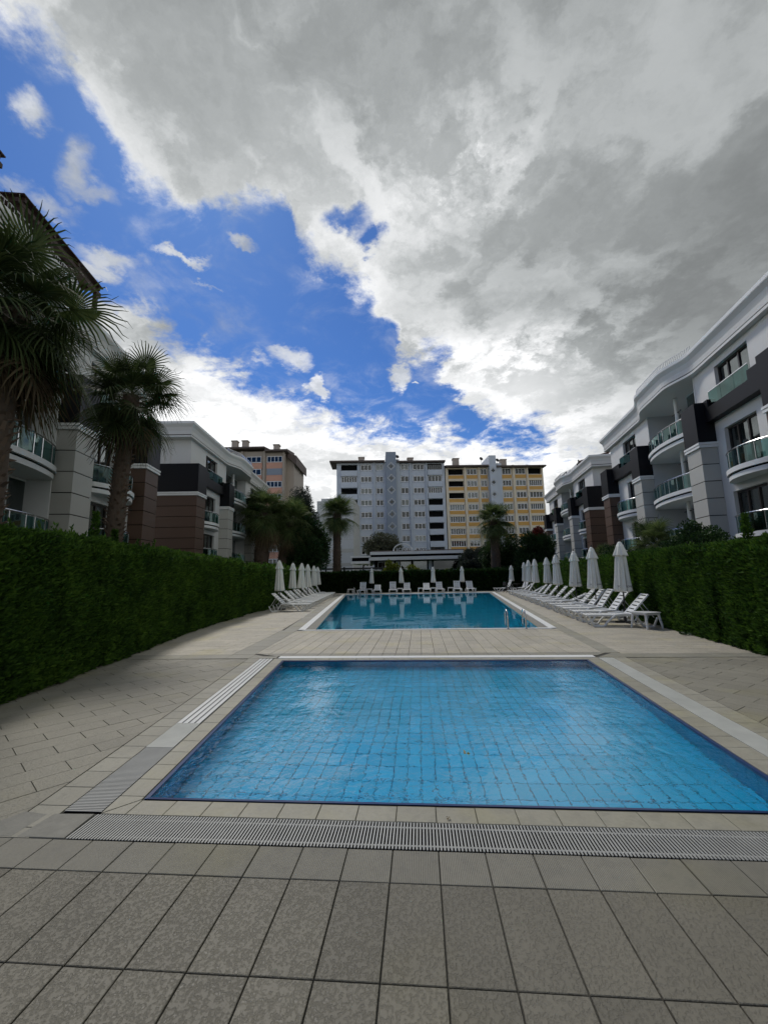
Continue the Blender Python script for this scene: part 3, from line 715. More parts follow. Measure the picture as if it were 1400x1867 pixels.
    # cornice: soffit, dark groove, flaring fascia, lip
    n = 90; S = [-.1+17.0*i/n for i in range(n+1)]
    def ring(off, z): return [(s_, .30+off+bump(s_), z) for s_ in S]
    def path(off):  # front edge then returned along the two ends
        P = [(s_, off+bump(s_)) for s_ in S]; return [(S[0], DEEP)]+P+[(S[-1], DEEP)]
    prof = [(-.0, TOP, 0), (.10, TOP, .0), (.10, TOP+.10, 0), (.055, TOP+.10, 0), (.055, TOP+.15, 0), (.085, TOP+.15, 0), (.10, TOP+.36, 0), (.16, TOP+.56, 0), (.27, TOP+.72, 0), (.27, TOP+.86, 0), (.0, TOP+.86, 0)]
    def edge(o): # polygon offset of plan
        P = [(s_, .12+o+bump(s_)) for s_ in S]; P[0] = (S[0]-o, P[0][1]); P[-1] = (S[-1]+o, P[-1][1])
        return [(S[0]-o, DEEP)]+P+[(S[-1]+o, DEEP)]
    q = LB_(); rows = [[(a, b, z) for a, b in edge(o)] for o, z, _ in prof]; m_ = len(rows[0]); V = [p for r_ in rows for p in r_]; F = []
    for i in range(len(rows)-1):
        for j in range(m_-1): F.append((i*m_+j, i*m_+j+1, (i+1)*m_+j+1, (i+1)*m_+j))
    F.append(tuple(range(m_))[::-1]); F.append(tuple(range((len(rows)-1)*m_, len(rows)*m_)))
    q.add(V, F); co = q.build('cornice', 'wall_white', T)
    q = LB_(); V = []; F = []
    for i, (a, b) in enumerate(edge(.058)): V += [(a, b, TOP+.102), (a, b, TOP+.148)]; F += [(2*i-2, 2*i, 2*i+1, 2*i-1)] if i else []
    q.add(V, F); q.build('cornice_groove', 'dark_gap', co)
    q = LB_(); V = []; F = []
    for i, (a, b) in enumerate(edge(.275)): V += [(a, b, TOP+.74), (a, b, TOP+.865)]; F += [(2*i-2, 2*i, 2*i+1, 2*i-1)] if i else []
    q.add(V, F); q.build('cornice_lip', 'white_trim', co)
    # roof railing over the bow
    q = LB_(); pr = [(s_, .25+bump(s_), TOP+.86) for s_ in S if 5.2 < s_ < 11.3]
    q.tube([(a, b, c+.30) for a, b, c in pr], .014, 5); q.tube([(a, b, c+.04) for a, b, c in pr], .010, 4)
    for i in range(0, len(pr)-1):
        for t in (0, .5):
            a, b, c = (pr[i][k]*(1-t)+pr[i+1][k]*t for k in range(3)); q.box(a-.009, a+.009, b-.009, b+.009, c, c+.30)
    q.build('roof_railing', 'steel', T)
    # tiled roof, set back
    q = LB_(); q.add([(1.2, -1.6, TOP+.87), (15.6, -1.6, TOP+.87), (15.6, DEEP, TOP+.87), (1.2, DEEP, TOP+.87), (4.5, -6, TOP+2.0), (12.3, -6, TOP+2.0)], [(0, 1, 5, 4), (1, 2, 5), (2, 3, 4, 5), (3, 0, 4)])
    ro = q.build('roof', 'roof_tile', T)
    q = LB_()
    for i in range(58):
        x = 1.3+i*.25; zt = lambda x, n_: TOP+.87+min((-1.6-n_)/4.4, (x-1.2)/3.3, (15.6-x)/3.3)*1.13
        top = max(-6, -1.6-4.4*min((x-1.2)/3.3, (15.6-x)/3.3, 1)); q.tube([(x, -1.6, TOP+.90), (x, top, zt(x, top)+.03)], .07, 5)
    tag(q.build('roof_tile_row', 'roof_tile', ro), kind='stuff')
    return T
hs = house('apartment_house')
def put(o, ox, oy, ang, left):
    # facade starts at (ox, oy) (facade units) and runs away from the camera at ang from the Y axis
    L = 16.8
    if not left: o.location = (ox*K, oy*K, 0); o.rotation_euler = (0, 0, PI/2-ang)
    else:
        ex, ey = ox-L*math.sin(ang), oy+L*math.cos(ang); o.location = (ex*K, ey*K, 0); o.rotation_euler = (0, 0, -PI/2+ang)
    # n=0 wall plane lies .6 behind the pilaster fronts
    nx, ny = ((-math.cos(ang), math.sin(ang)) if not left else (math.cos(ang), math.sin(ang))); o.location.x -= nx*.6*K; o.location.y -= ny*.6*K
GH = 'white apartment houses along the pool garden'
houses = [hs]+[copy_tree(hs) for _ in range(3)]
# each house is joined up from the same design; labels tell them apart
put(houses[0], 10.45, 11.9, R(6.2), False); tag(houses[0], 'large white house on the right with grey banded pillars, nearest the camera', 'building', GH)
put(houses[1], 12.97, 32.85, R(5.2), False); tag(houses[1], 'smaller looking white house beyond the big right one, brown canopy on its roof terrace', 'building', GH)
put(houses[2], -8.44, 1.04, R(10.5), True); tag(houses[2], 'dark shaded white house on the left behind the two big palms', 'building', GH)
put(houses[3], -12.2, 22.2, R(6.3), True); tag(houses[3], 'white house on the left with black and brown end wall, past the palms', 'building', GH)
def hp(h, s, n, z, left=False):
    if left: s = 16.8-s
    return h.matrix_basis @ Vector((s*K, n*K, kz(z)))
# pergolas and canopy on roof terraces
def pergola(h, s0, s1, left, label, zt=11.95):
    o = empty('roof_pergola', (0, 0, 0)); o.matrix_basis = h.matrix_basis.copy(); tag(o, label, 'pergola')
    f = (lambda s: 16.8-s) if left else (lambda s: s)
    for s in np.linspace(s0, s1, 4):
        for n in (.0, -2.2): lbox('post', 'wood_brown', o, f(s)-.06, f(s)+.06, n-.06, n+.06, 10.3, zt-.1)
        lbox('rafter', 'wood_brown', o, f(s)-.05, f(s)+.05, -2.4, .12, zt, zt+.14)
    for n in (.0, -2.2): lbox('beam', 'wood_brown', o, min(f(s0-.2), f(s1+.2)), max(f(s0-.2), f(s1+.2)), n-.07, n+.07, zt-.13, zt-.002)
    q = LB_(); a, b = sorted((f(s0-.15), f(s1+.15))); q.box(a, b, -2.35, .16, zt+.142, zt+.18); q.build('canopy', 'wood_brown', o); return o
pergola(houses[2], 8.6, 12.2, True, 'brown timber pergola on the roof of the shaded left house')
pergola(houses[2], 3.0, 7.6, True, 'long brown timber pergola on the roof at the left picture edge', 12.3)
cn_ = empty('roof_canopy'); cn_.matrix_basis = houses[1].matrix_basis.copy(); tag(cn_, 'brown sloping awning canopy with a white side screen on a roof terrace', 'awning')
q = LB_(); q.add([(4.2, -2.8, 11.9), (8.6, -2.8, 11.6), (8.6, -.2, 10.9), (4.2, -.2, 11.2), (4.2, -2.8, 11.84), (8.6, -2.8, 11.54), (8.6, -.2, 10.84), (4.2, -.2, 11.14)], [(0, 3, 2, 1), (4, 5, 6, 7), (0, 4, 7, 3), (1, 2, 6, 5), (3, 7, 6, 2), (0, 1, 5, 4)]); q.build('canopy', 'awning', cn_)
lbox('screen', 'white_trim', cn_, 5.0, 8.4, -.18, -.15, 10.45, 11.1)
for s in (4.3, 8.5, 10.0, 10.6): lbox('post', 'dark_metal', cn_, s-.04, s+.04, -.2, -.12, 10.4, 11.3 if s < 9 else 11.2)
lbox('beam', 'dark_metal', cn_, 8.5, 10.7, -.2, -.12, 11.2, 11.3)

# ------------------------------------------------------------------ far apartment blocks
class Local(MB):
    pass
def pbox(name, m, parent, *b):
    q = MB(); q.box(*b); return q.build(name, m, parent)
def wset(kind):
    return kind
def aptwin(parent, s0, s1, zc, h, y, frame='frame_white', style=0, hook=.0):
    z0, z1 = zc-h/2, zc+h/2; t = .13; f = MB(); y0, y1 = y-.12, y
    f.box(s0, s1, y0, y1, z0, z0+t); f.box(s0, s1, y0, y1, z1-t, z1); n = {0: 3, 1: 2, 2: 4, 3: 6}[style]
    w = s1-s0; xs = [s0+(w-t)*i/n for i in range(n+1)]
    for x in xs: f.box(x, x+t, y0-.003, y1+.003, z0+t, z1-t)
    fo = f.build('window', frame, parent)
    pbox('pane', random.choice(['dark_glass', 'window_glass', 'dark_glass']), fo, s0+t, s1-t, y0+.05, y0+.06, z0+t, z1-t)
    if random.random() < .85:
        a = random.choice([0, 0, .3, .55]); b = random.choice([1, 1, .7, .45]); 
        if b > a: pbox('curtain', 'curtain', fo, s0+t+(w-2*t)*a, s0+t+(w-2*t)*b, y1+.25, y1+.27, z0+t, z1-t)
    pbox('room', 'room', fo, s0+t, s1-t, y1+.6, y1+.62, z0, z1)
    return fo
def block(name, loc, rz, label, cat='building'):
    return empty(name, loc, rz, label, cat)
def P2S(px): return (px-617)/7.27
A0 = (-19.5, 100, 0); AR = R(6)
def apt(label, s0, s1, ztop, bays, pil, wallm, pilm, bandm, tower, towm, zrow0, rows, chimneys, balc, eaves):
    T = block('apartment_block', A0, AR, label)
    q = MB(); 
    # facade wall with window holes
    holes = []
    for (a, b, st, h) in bays:
        for r_ in range(rows):
            zc = zrow0-2.95*r_; holes.append((a, b, zc-h/2, zc+h/2))
    ss = sorted({s0, s1, *[h[0] for h in holes], *[h[1] for h in holes]}); 
    for i in range(len(ss)-1):
        a, b = ss[i], ss[i+1]; hh = sorted([h for h in holes if h[0] <= a+1e-6 and h[1] >= b-1e-6], key=lambda h: h[2]); z = 0
        for h in hh:
            q.box(a, b, 0, .4, z, h[2]); z = h[3]
        q.box(a, b, 0, .4, z, ztop)
    q.box(s0, s1, 1.4, 12, 0, ztop-.01); q.box(s0, s0+.05, .4, 1.4, 0, ztop); q.box(s1-.05, s1, .4, 1.4, 0, ztop)
    q.build('wall', wallm, T)
    for (a, b) in pil: pbox('pilaster', pilm, T, a, b, -.35, -.001, 0, ztop)
    for bi, (a, b, st, h) in enumerate(bays):
        for r_ in range(rows):
            zc = zrow0-2.95*r_
            isb = bi in balc
            style = st if not isb else random.choice([2, 3, 3])
            if isb and random.random() < .4: # open balcony
                pbox('room', 'room', T, a, b, .95, 1.0, zc-h/2, zc+h/2); pbox('railing', 'frame_white', T, a, b, -.02, .03, zc-h/2+.0, zc-h/2+.06)
            else: aptwin(T, a+.05, b-.05, zc, h-.02, .16, random.choice(['frame_white']*4+['dark_metal']) if isb else 'frame_white', style)
            if bandm:
                pbox('parapet_band', bandm, T, a-.02, b+.02, -.10, -.002, zc-h/2-.95, zc-h/2-.08)
                if isb: pbox('parapet_band', pilm, T, a-.02, b+.02, -.16, -.002, zc-h/2-1.55, zc-h/2-.96)
            elif isb: pbox('parapet', wallm, T, a-.05, b+.05, -.55, -.002, zc-h/2-1.35, zc-h/2-.02)
            else: pbox('sill', pilm, T, a-.12, b+.12, -.12, -.002, zc-h/2-.14, zc-h/2-.01); 
    t0, t1, tz = tower
    pbox('stair_tower', towm, T, t0, t1, -1.6, 6, 0, tz)
    tw = []
    for r_ in range(rows-1):
        zc = zrow0-.1-2.95*r_; c = (t0+t1)/2
        if r_ > 6: break
        f = MB(); 
        R1_, R2_ = 1.02, .80
        V = [(c+R1_*dx, -1.66, zc+R1_*dz) for dx, dz in ((1, 0), (0, 1), (-1, 0), (0, -1))]+[(c+R2_*dx, -1.66, zc+R2_*dz) for dx, dz in ((1, 0), (0, 1), (-1, 0), (0, -1))]
        V += [(x, -1.60, z) for x, y, z in V]
        F = [f_ for i in range(4) for f_ in ((i, 4+i, 4+(i+1) % 4, (i+1) % 4), (i, (i+1) % 4, 8+(i+1) % 4, 8+i), (4+i, 12+i, 12+(i+1) % 4, 4+(i+1) % 4))]
        f.add(V, F); fo = f.build('diamond_window', 'block_white', T)
        g_ = MB(); g_.add([(c+.52*dx, -1.63, zc+.52*dz) for dx, dz in ((1, 0), (0, 1), (-1, 0), (0, -1))], [(0, 3, 2, 1)]); g_.build('pane', 'dark_glass', fo)
    # roof: eave slabs with a low slope
    for (a, b, z) in eaves:
        q = MB(); q.add([(a, -1.5, z), (b, -1.5, z), (b, 6, z+1.6), (a, 6, z+1.6), (a, -1.5, z-.35), (b, -1.5, z-.35), (b, 6, z-.35), (a, 6, z-.35)], [(0, 1, 2, 3), (4, 7, 6, 5), (0, 4, 5, 1), (1, 5, 6, 2), (3, 2, 6, 7), (0, 3, 7, 4)]); q.build('roof', 'roof_brown', T)
    for (c, z, s) in chimneys:
        q = MB(); q.box(c-s, c+s, 2, 3.4, z-3, z); q.box(c-s-.12, c+s+.12, 1.9, 3.5, z+.001, z+.25); q.build('chimney', 'apt_taupe', T)
    return T
S_ = P2S
gb = [(S_(625), S_(653.6), 2, 1.57), (S_(659.5), S_(680), 0, 1.47), (S_(687), S_(700.5), 1, 1.52), (S_(731), S_(746), 1, 1.52), (S_(753.5), S_(774), 0, 1.47), (S_(780), S_(805.5), 2, 1.57)]
gp = [(S_(654.3), S_(657.6)), (S_(682.5), S_(685.8)), (S_(747), S_(750.5)), (S_(776), S_(779))]
T1 = apt('tall grey blue apartment block with white diamonds on its stair tower', 0, S_(810.5), 29.6, gb, gp, 'apt_grey', 'apt_pilaster', None, (S_(705), S_(723)-.0, 31.6), 'apt_grey_dark', 28.1, 9, [(S_(661), 31.2, .7), (S_(751), 30.9, .7)], (0, 5), [(-1.6, S_(703), 29.6), (S_(725), S_(811), 29.4)])
pbox('stair_flank', 'apt_pilaster', T1, S_(723)+.01, S_(729), -.8, 5, 0, 29.9)
yb = [(S_(817), S_(844), 2, 1.57), (S_(850), S_(869), 0, 1.52), (S_(875), S_(887), 1, 1.57), (S_(914), S_(931), 0, 1.57), (S_(938), S_(957), 0, 1.52), (S_(962), S_(986), 2, 1.62)]
yp = [(S_(845.2), S_(848.8)), (S_(871), S_(873.6)), (S_(933), S_(936.5)), (S_(958.2), S_(961))]
T2 = apt('tall cream and ochre apartment block with orange parapet bands', S_(812), S_(989), 28.3, yb, yp, 'apt_cream', 'apt_cream', 'apt_ochre', (S_(889), S_(901), 30.4), 'apt_grey', 26.7, 8, [(S_(835), 30.6, .75), (S_(923), 30.2, .75)], (0, 5), [(S_(811)+.1, S_(888), 28.1), (S_(902), S_(991.5), 27.9)])
pbox('stair_flank', 'apt_grey', T2, S_(901)+.01, S_(912), -.8, 5, 0, 28.6)
for px, z in ((726, 30.4), (876, 29.6), (905, 29.2)):
    s = S_(px); o = empty('satellite_dish', (A0[0]+s*math.cos(AR), A0[1]+s*math.sin(AR)-1.2, z), .4)
    q = MB(); q.lathe([(.02, 0), (.3, .05), (.5, .16)], 12); q.build('dish', 'dark_metal', o, rot=(R(70), 0, 0)); q = MB(); q.tube([(0, 0, -.9), (0, 0, 0)], .05, 5); q.build('mast', 'dark_metal', o)
    tag(o, {726: 'dark satellite dish on the roof right of the grey stair tower', 876: 'dark satellite dish left of the ochre block stair tower', 905: 'dark satellite dish right of the ochre block stair tower'}[px], 'satellite dish')
# pink block, left
PK = block('apartment_block', (-50.3, 96, 0), R(4), 'pink and taupe apartment block rising behind the left white house')
q = MB(); q.box(0, 18.6, 0, 14, 0, 32.2); q.build('wall', 'apt_taupe', PK)
q = MB(); q.box(18.61, 20.4, 2.4, 14, 0, 31.4); q.build('side_wall', 'apt_taupe', PK)
for r_ in range(9):
    zc = 30.1-3.1*r_
    for a, b, st in ((2.5, 6.5, 0), (9.4, 13.0, 0), (14.4, 18.1, 2)):
        aptwin(PK, a, b, zc, 1.5, -.14, 'frame_white', st) if not (a == 14.4 and r_ == 1) else pbox('shutter', 'apt_grey_dark', PK, a, b, -.3, -.01, zc-.8, zc+.8)
        pbox('parapet_band', 'apt_pink', PK, a-(.5 if a < 14 else .15), b+.2, -.24, -.002, zc-2.3, zc-.82)
for a in (8.3, 13.75, 18.45): pbox('pilaster', 'apt_taupe', PK, a-.22, a+.22, -.5, -.241, 0, 32.2)
for a, b, z in ((-1, 14.0, 33.0), (14.1, 19.6, 32.2)):
    q = MB(); q.add([(a, -1.6, z), (b, -1.6, z), (b, 6, z+1.2), (a, 6, z+1.2), (a, -1.6, z-.4), (b, -1.6, z-.4), (b, 6, z-.4), (a, 6, z-.4)], [(0, 1, 2, 3), (4, 7, 6, 5), (0, 4, 5, 1), (1, 5, 6, 2), (3, 2, 6, 7), (0, 3, 7, 4)]); q.build('roof', 'roof_brown', PK)
pbox('roof', 'roof_brown', PK, 18.3, 23.6, -.6, 14, 27.6+.0, 31.9) if False else None
q = MB(); q.add([(19.0, 1.0, 31.9), (21.2, 1.0, 31.3), (21.2, 14, 31.3), (19.0, 14, 31.9), (19.0, 1.0, 31.0), (21.2, 1.0, 29.0), (21.2, 14, 29.0), (19.0, 14, 31.0)], [(0, 1, 2, 3), (4, 7, 6, 5), (0, 4, 5, 1), (1, 5, 6, 2), (3, 2, 6, 7), (0, 3, 7, 4)]); q.build('roof', 'roof_brown', PK)
for c in (5.8, 8.4, 16.2): q = MB(); q.box(c-.65, c+.65, 1, 2.4, 31, 35.2 if c < 10 else 34); q.box(c-.8, c+.8, .9, 2.5, 35.21 if c < 10 else 34.01, 35.5 if c < 10 else 34.3); q.build('chimney', 'apt_taupe', PK)
# white blank-walled block
WB = block('warehouse', (-21.4, 80, 0), R(2), 'pale blank walled building with grey stripes between palm and grey block')
q = MB(); q.box(1.9, 9.0, 0, 12, 0, 16.3); q.box(0, 1.899, .5, 12, 0, 14.1); q.box(2.6, 9.0, .6, 12, 16.3, 16.9); q.build('wall', 'block_white', WB)
pbox('coping', 'apt_grey_dark', WB, -.05, 1.95, .4, 12, 14.101, 14.3)
for z, h in ((6.2, .7), (3.6, .6)): pbox('stripe', 'panel_grey', WB, 1.9, 9.0, -.05, -.002, z, z+h)
for z in (8.6, 9.5, 11.3, 13.2): pbox('joint', 'panel_grey', WB, 1.9, 9.0, -.012, -.002, z, z+.06)

# restaurant pavilion
RS = block('restaurant_pavilion', (-6.3, 60, 0), R(0), 'low restaurant pavilion with flat white roof bands behind the back hedge', 'building')
q = MB(); q.box(0, 12.6, 0, 6, .3, 4.1); q.build('wall', 'room', RS)
for a, b, z, z2, y in ((-.5, 12.4, 4.55, 4.95, -1.0), (-.5, 12.2, 3.75, 4.2, -1.4), (-3.3, -.51, 4.2, 4.45, -.9), (-3.2, -.52, 3.35, 3.7, -1.0)): pbox('roof_band', 'white_trim', RS, a, b, y, 6, z, z2)
pbox('roof', 'dark_gap', RS, -.4, 12.1, -.7, 5.8, 4.201, 4.549); pbox('roof', 'dark_gap', RS, -3.1, -.6, -.6, 5.8, 3.701, 4.199); pbox('roof', 'roof_brown', RS, -.4, 12.6, -.6, 6, 4.951, 5.1)
for i, (a, b, m) in enumerate([(.5, 2.8, 'dark_glass'), (3.0, 3.6, 'apt_pilaster'), (3.7, 5.2, 'window_glass'), (5.5, 7.4, 'window_glass'), (7.6, 8.1, 'apt_pilaster'), (8.3, 12.0, 'dark_glass')]):
    f = MB(); f.box(a, a+.07, -.14, -.05, .3, 3.6); f.box(b-.07, b, -.14, -.05, .3, 3.6); f.box(a+.07, b-.07, -.14, -.05, 3.52, 3.6); f.box(a+.07, b-.07, -.14, -.05, 2.3, 2.36); fo = f.build('window', 'frame_white' if m == 'window_glass' else 'apt_pilaster', RS)
    pbox('pane', m, fo, a+.07, b-.07, -.10, -.09, .3, 3.52)
    if m == 'window_glass': pbox('curtain', 'curtain', fo, a+.2, b-.2, -.04, -.03, .8, 3.3)
for x in (-3.0, -1.7, -.7, 12.1): pbox('post', 'white_trim', RS, x, x+.12, -.8, -.68, 0, 4.1 if x > -.8 else 3.35)
q = MB(); q.tube([(4.1+1.3*math.cos(PI-PI*i/14), -.9, 5.0+1.0*math.sin(PI*i/14)) for i in range(15)], .09, 6); q.build('sign_arch', 'white_trim', RS)
def text(s, size, name, m, parent, M, ext=.01):
    cu = bpy.data.curves.new(name, 'FONT'); cu.body = s; cu.size = size; cu.extrude = ext; cu.align_x = 'CENTER'; cu.resolution_u = 2
    t = bpy.data.objects.new(name, cu); COL.objects.link(t); dg = bpy.context.evaluated_depsgraph_get(); me = bpy.data.meshes.new_from_object(t.evaluated_get(dg)); bpy.data.objects.remove(t)
    me.materials.clear(); me.materials.append(MATS[m]); o = link(name, me, parent); o.matrix_local = M; return o
text('SCINTILLA NSK', .62, 'sign_lettering', 'frame_white', RS, Matrix.Translation((5.3, -1.0, 5.0)) @ Matrix.Rotation(PI/2, 4, 'X'), .04)
# railing / ramp left of the pavilion
rl = empty('metal_railing', (-13.2, 57, 0), 0, 'grey and white metal railing with posts behind the back hedge at left', 'railing')
for z, m in ((2.55, 'dark_metal'), (2.25, 'white_trim'), (1.9, 'dark_metal')):
    q = MB(); q.box(0, 8.5, 0, .12, z, z+(.22 if m == 'dark_metal' else .2)); q.build('rail', m, rl)
for x in (.5, 3.0, 5.6, 8.2): q = MB(); q.box(x, x+.2, -.1, .0, 0, 2.9); q.build('post', 'dark_metal', rl)
q = MB(); q.box(0, 8.5, .5, .7, 0, 1.85); q.build('low_wall', 'block_white', rl)

# ------------------------------------------------------------------ poolside furniture
def parasol_parts():
    T = empty('parasol')
    q = MB(); q.lathe([(.024, .05), (.024, 2.46)], 8); q.build('pole', 'dark_metal', T)
    def cl(prof, k, nf, fold):
        q = MB(); V = []; F = []
        for i, (r_, z) in enumerate(prof):
            for j in range(k):
                a = 2*PI*j/k; t = i/(len(prof)-1); fr = r_*(1+fold*(.35+.65*t)*math.cos(nf*a+.5*math.sin(3*a)+t*.5)+.04*math.sin(2*a+3*t)); V.append((fr*math.cos(a), fr*math.sin(a), z+(.02*math.cos(nf*a)*(t > .95))))
        for i in range(len(prof)-1):
            for j in range(k): F.append((i*k+j, i*k+(j+1) % k, (i+1)*k+(j+1) % k, (i+1)*k+j)[::-1])
        F.append(tuple(range(k))); F.append(tuple((len(prof)-1)*k+j for j in range(k))[::-1])
        return q.add(V, F)
    c = cl([(.10, 2.40), (.125, 2.22), (.142, 2.08), (.156, 1.9), (.174, 1.6), (.196, 1.3), (.218, 1.06), (.228, .97), (.21, .955)], 64, 8, .24).build('canopy', 'cloth', T, smooth=True)
    cl([(.035, 2.50), (.06, 2.47), (.10, 2.37), (.148, 2.22), (.192, 2.09), (.20, 2.05), (.18, 2.06)], 64, 8, .15).build('top_vent', 'cloth', T, smooth=True)
    q = MB(); q.lathe([(.012, 2.49), (.022, 2.53), (.02, 2.56), (.006, 2.59)], 8); q.build('finial', 'dark_metal', T)
    q = MB(); q.box(-.3, .3, -.04, .04, 0, .05); q.box(-.04, .04, -.3, -.041, 0, .05); q.box(-.04, .04, .041, .3, 0, .05); q.lathe([(.04, .051), (.035, .32)], 8); q.build('base', 'dark_metal', T)
    return T, c
para, can0 = parasol_parts()
PG = 'closed cream parasols around the far pool'
def rpos(i): return 
RP = [(6.42, 14.25), (6.62, 16.9), (6.95, 19.9), (7.38, 23.6), (7.95, 27.4), (7.9, 30.0), (8.05, 32.1), (8.7, 36.2)]
LP = [(-7.1, 21.4), (-7.75, 25.6), (-7.35, 26.2), (-7.65, 28.9), (-8.25, 33.0), (-8.85, 36.9)]
BP = [(-4.63, 41.2), (-1.72, 41.2), (1.3, 40.8), (4.0, 41.0), (8.6, 41.2)]
ordn = ['nearest', 'second nearest', 'third nearest', 'fourth nearest', 'fifth nearest', 'sixth nearest', 'seventh nearest', 'farthest']
first = True
def place_parasol(x, y, ztop, label, rz):
    global first
    o = para if first else copy_tree(para); first = False
    o.location = (x, y, 0); s = ztop/2.55; o.scale = (1+(s-1)*.5, 1+(s-1)*.5, s); o.rotation_euler = (R(random.uniform(-1, 1)), R(random.uniform(-1.6, 1.6)), rz); tag(o, label, 'parasol', PG); return o
RT = [2.60, 2.60, 2.6, 2.6, 2.6, 2.6, 2.6, 2.55]
pars = []
for i, (x, y) in enumerate(RP): pars.append(place_parasol(x, y, RT[i], 'closed cream parasol, %s of the row along the right hedge' % ordn[i], random.uniform(0, 6)))
lo6 = ['nearest', 'second nearest', 'third nearest', 'fourth nearest', 'fifth nearest', 'farthest']
for i, (x, y) in enumerate(LP): place_parasol(x, y, 2.55, 'closed cream parasol, %s of the row along the left hedge' % lo6[i], random.uniform(0, 6))
bl = ['leftmost of the four on the back edge', 'second from the left on the back edge', 'third from the left on the back edge', 'rightmost of the four on the back edge', 'alone in the far right corner by the black chair']
for i, (x, y) in enumerate(BP): place_parasol(x, y, 2.42, 'closed cream parasol, '+bl[i], random.uniform(0, 6))
for i, sx in ((0, 1.02), (1, 1.0), (2, 1.0)): pars[i].scale.x *= sx; pars[i].scale.y *= sx
# lettering printed along the hem of the nearest parasols
for i in (0, 1, 2):
    can = [c for c in bpy.data.objects if c.parent == pars[i] and c.name.startswith('canopy')][0]
    pars[i].rotation_euler.z = 0
    for s, a, sz in (('SC', -2.35, .085), ('SONS', -1.35, .085)):
        M = Matrix.Rotation(a+PI/2, 4, 'Z') @ Matrix.Translation((0, -.288, 1.08)) @ Matrix.Rotation(PI/2, 4, 'X'); text(s, sz, 'lettering', 'print', can, M, .002)

def lounger_parts():
    T = empty('sun_lounger'); m = 'white_plastic'
    # local x: foot (-) to head (+)
    prof = [(.95, .27), (.84, .03), (.80, .015), (.60, .015), (.55, .04), (.38, .34), (.15, .365), (-.15, .335), (-.36, .17), (-.46, .035), (-.50, .015), (-.72, .015), (-.77, .04), (-.88, .30), (-.95, .34)]
    for s in (-1, 1):
        q = MB(); q.tube([(a, s*.33, z) for a, z in prof], .032, 6); q.build('side_frame', m, T, smooth=True)
        q = MB(); q.box(-.95, .30, s*.29-.022, s*.29+.022, .30, .345); q.build('seat_rail', m, T)
    for k in range(12):
        x = -.93+k*.104; q = MB(); q.add([(x, -.27, .325), (x+.088, -.27, .325), (x+.088, 0, .312), (x, 0, .312), (x+.088, .27, .325), (x, .27, .325), (x, -.27, .343), (x+.088, -.27, .343), (x+.088, 0, .330), (x, 0, .330), (x+.088, .27, .343), (x, .27, .343)],
            [(6, 7, 8, 9), (9, 8, 10, 11), (0, 3, 2, 1), (3, 5, 4, 2), (0, 1, 7, 6), (5, 11, 10, 4), (0, 6, 9, 3), (3, 9, 11, 5), (1, 2, 8, 7), (2, 4, 10, 8)]); q.build('seat_slat', m, T)
    for x in (-.62, .70): q = MB(); q.box(x-.02, x+.02, -.32, .32, .03, .06); q.build('cross_bar', m, T)
    return T
def backrest(T):
    m = 'white_plastic'; q = MB(); L = .78; w = .29
    q.box(0, L, -w, -w+.07, -.012, .025); q.box(0, L, w-.07, w, -.012, .025)
    for k in range(7):
        a = k*L/6-.034; a0, a1 = max(0, a), min(L, a+.088 if k < 6 else L); q.box(a0, a1, -w+.07, w-.07, -.012, .018)
    o = q.build('backrest', m, T); o.location = (.28, 0, .335)
    p = MB(); p.tube([(.50, -.2, -.02), (.50, -.2, -.25)], .012, 5); p.tube([(.50, .2, -.02), (.50, .2, -.25)], .012, 5)
    return o
lnp = lounger_parts(); brp = backrest(lnp)
prp = MB(); prp.tube([(0, -.22, 0), (0, -.22, 1), (0, .22, 1), (0, .22, 0)], .013, 5); prp = prp.build('back_prop', 'white_plastic', lnp)
LG = 'white plastic sun loungers around the far pool'
firstl = True
def place_lounger(x, y, rz, ang, label):
    global firstl
    o = lnp if firstl else copy_tree(lnp)
    firstl = False; o.location = (x, y, 0); o.rotation_euler = (0, 0, rz); tag(o, label, 'sun lounger', LG)
    for c in kids(o):
        if c.name.startswith('backrest'): c.rotation_euler = (0, -R(ang), 0)
        if c.name.startswith('back_prop'):
            a = R(ang); px_, pz = .28+.5*math.cos(a), .335+.5*math.sin(a)-.02
            fx = min(.90, px_+.28); v = Vector((px_-fx, 0, pz-.26)); c.location = (fx, 0, .26); c.scale = (1, 1, v.length); c.rotation_euler = (0, math.atan2(v.x, v.z), 0)
    return o
RY = [13.5, 14.8, 16.1, 17.1, 18.35, 20.0, 21.4, 22.8, 24.5, 26.2, 27.8, 29.5, 31.5, 33.5]
RA = [48, 52, 55, 50, 46, 24, 42, 46, 48, 50, 44, 30, 55, 38]
onm = ['nearest', 'second', 'third', 'fourth', 'fifth', 'sixth', 'seventh', 'eighth', 'ninth', 'tenth', 'eleventh', 'twelfth', 'thirteenth', 'last']
desc = {24: 'backrest almost flat', 30: 'backrest lowered'}
for i, y in enumerate(RY):
    place_lounger(5.87+.088*(y-13.5), y, R(-6+random.uniform(-3, 3)), RA[i], 'white plastic sun lounger%s, %s from the camera along the right hedge' % (', '+desc[RA[i]] if RA[i] in desc else '', onm[i]))
LY = [20.5, 22, 23.4, 24.7, 26, 27.3, 28.8, 30.2, 31.6, 33.2, 35.0]
LA = [42, 40, 44, 40, 44, 42, 48, 50, 44, 46, 62]
for i, y in enumerate(LY):
    place_lounger(-6.28-.115*(y-20.5), y, PI+R(5+random.uniform(-3, 3)), LA[i], 'white plastic sun lounger, %s from the camera along the left hedge' % onm[i if i < 10 else 13])
BX = [(663, -5.35), (689, -3.95), (716.5, -2.5), (741, -1.2), (776.5, .6), (800.5, 1.82), (832.5, 3.42), (856, 4.6)]
BA = [66, 34, 66, 48, 42, 52, 62, 56]
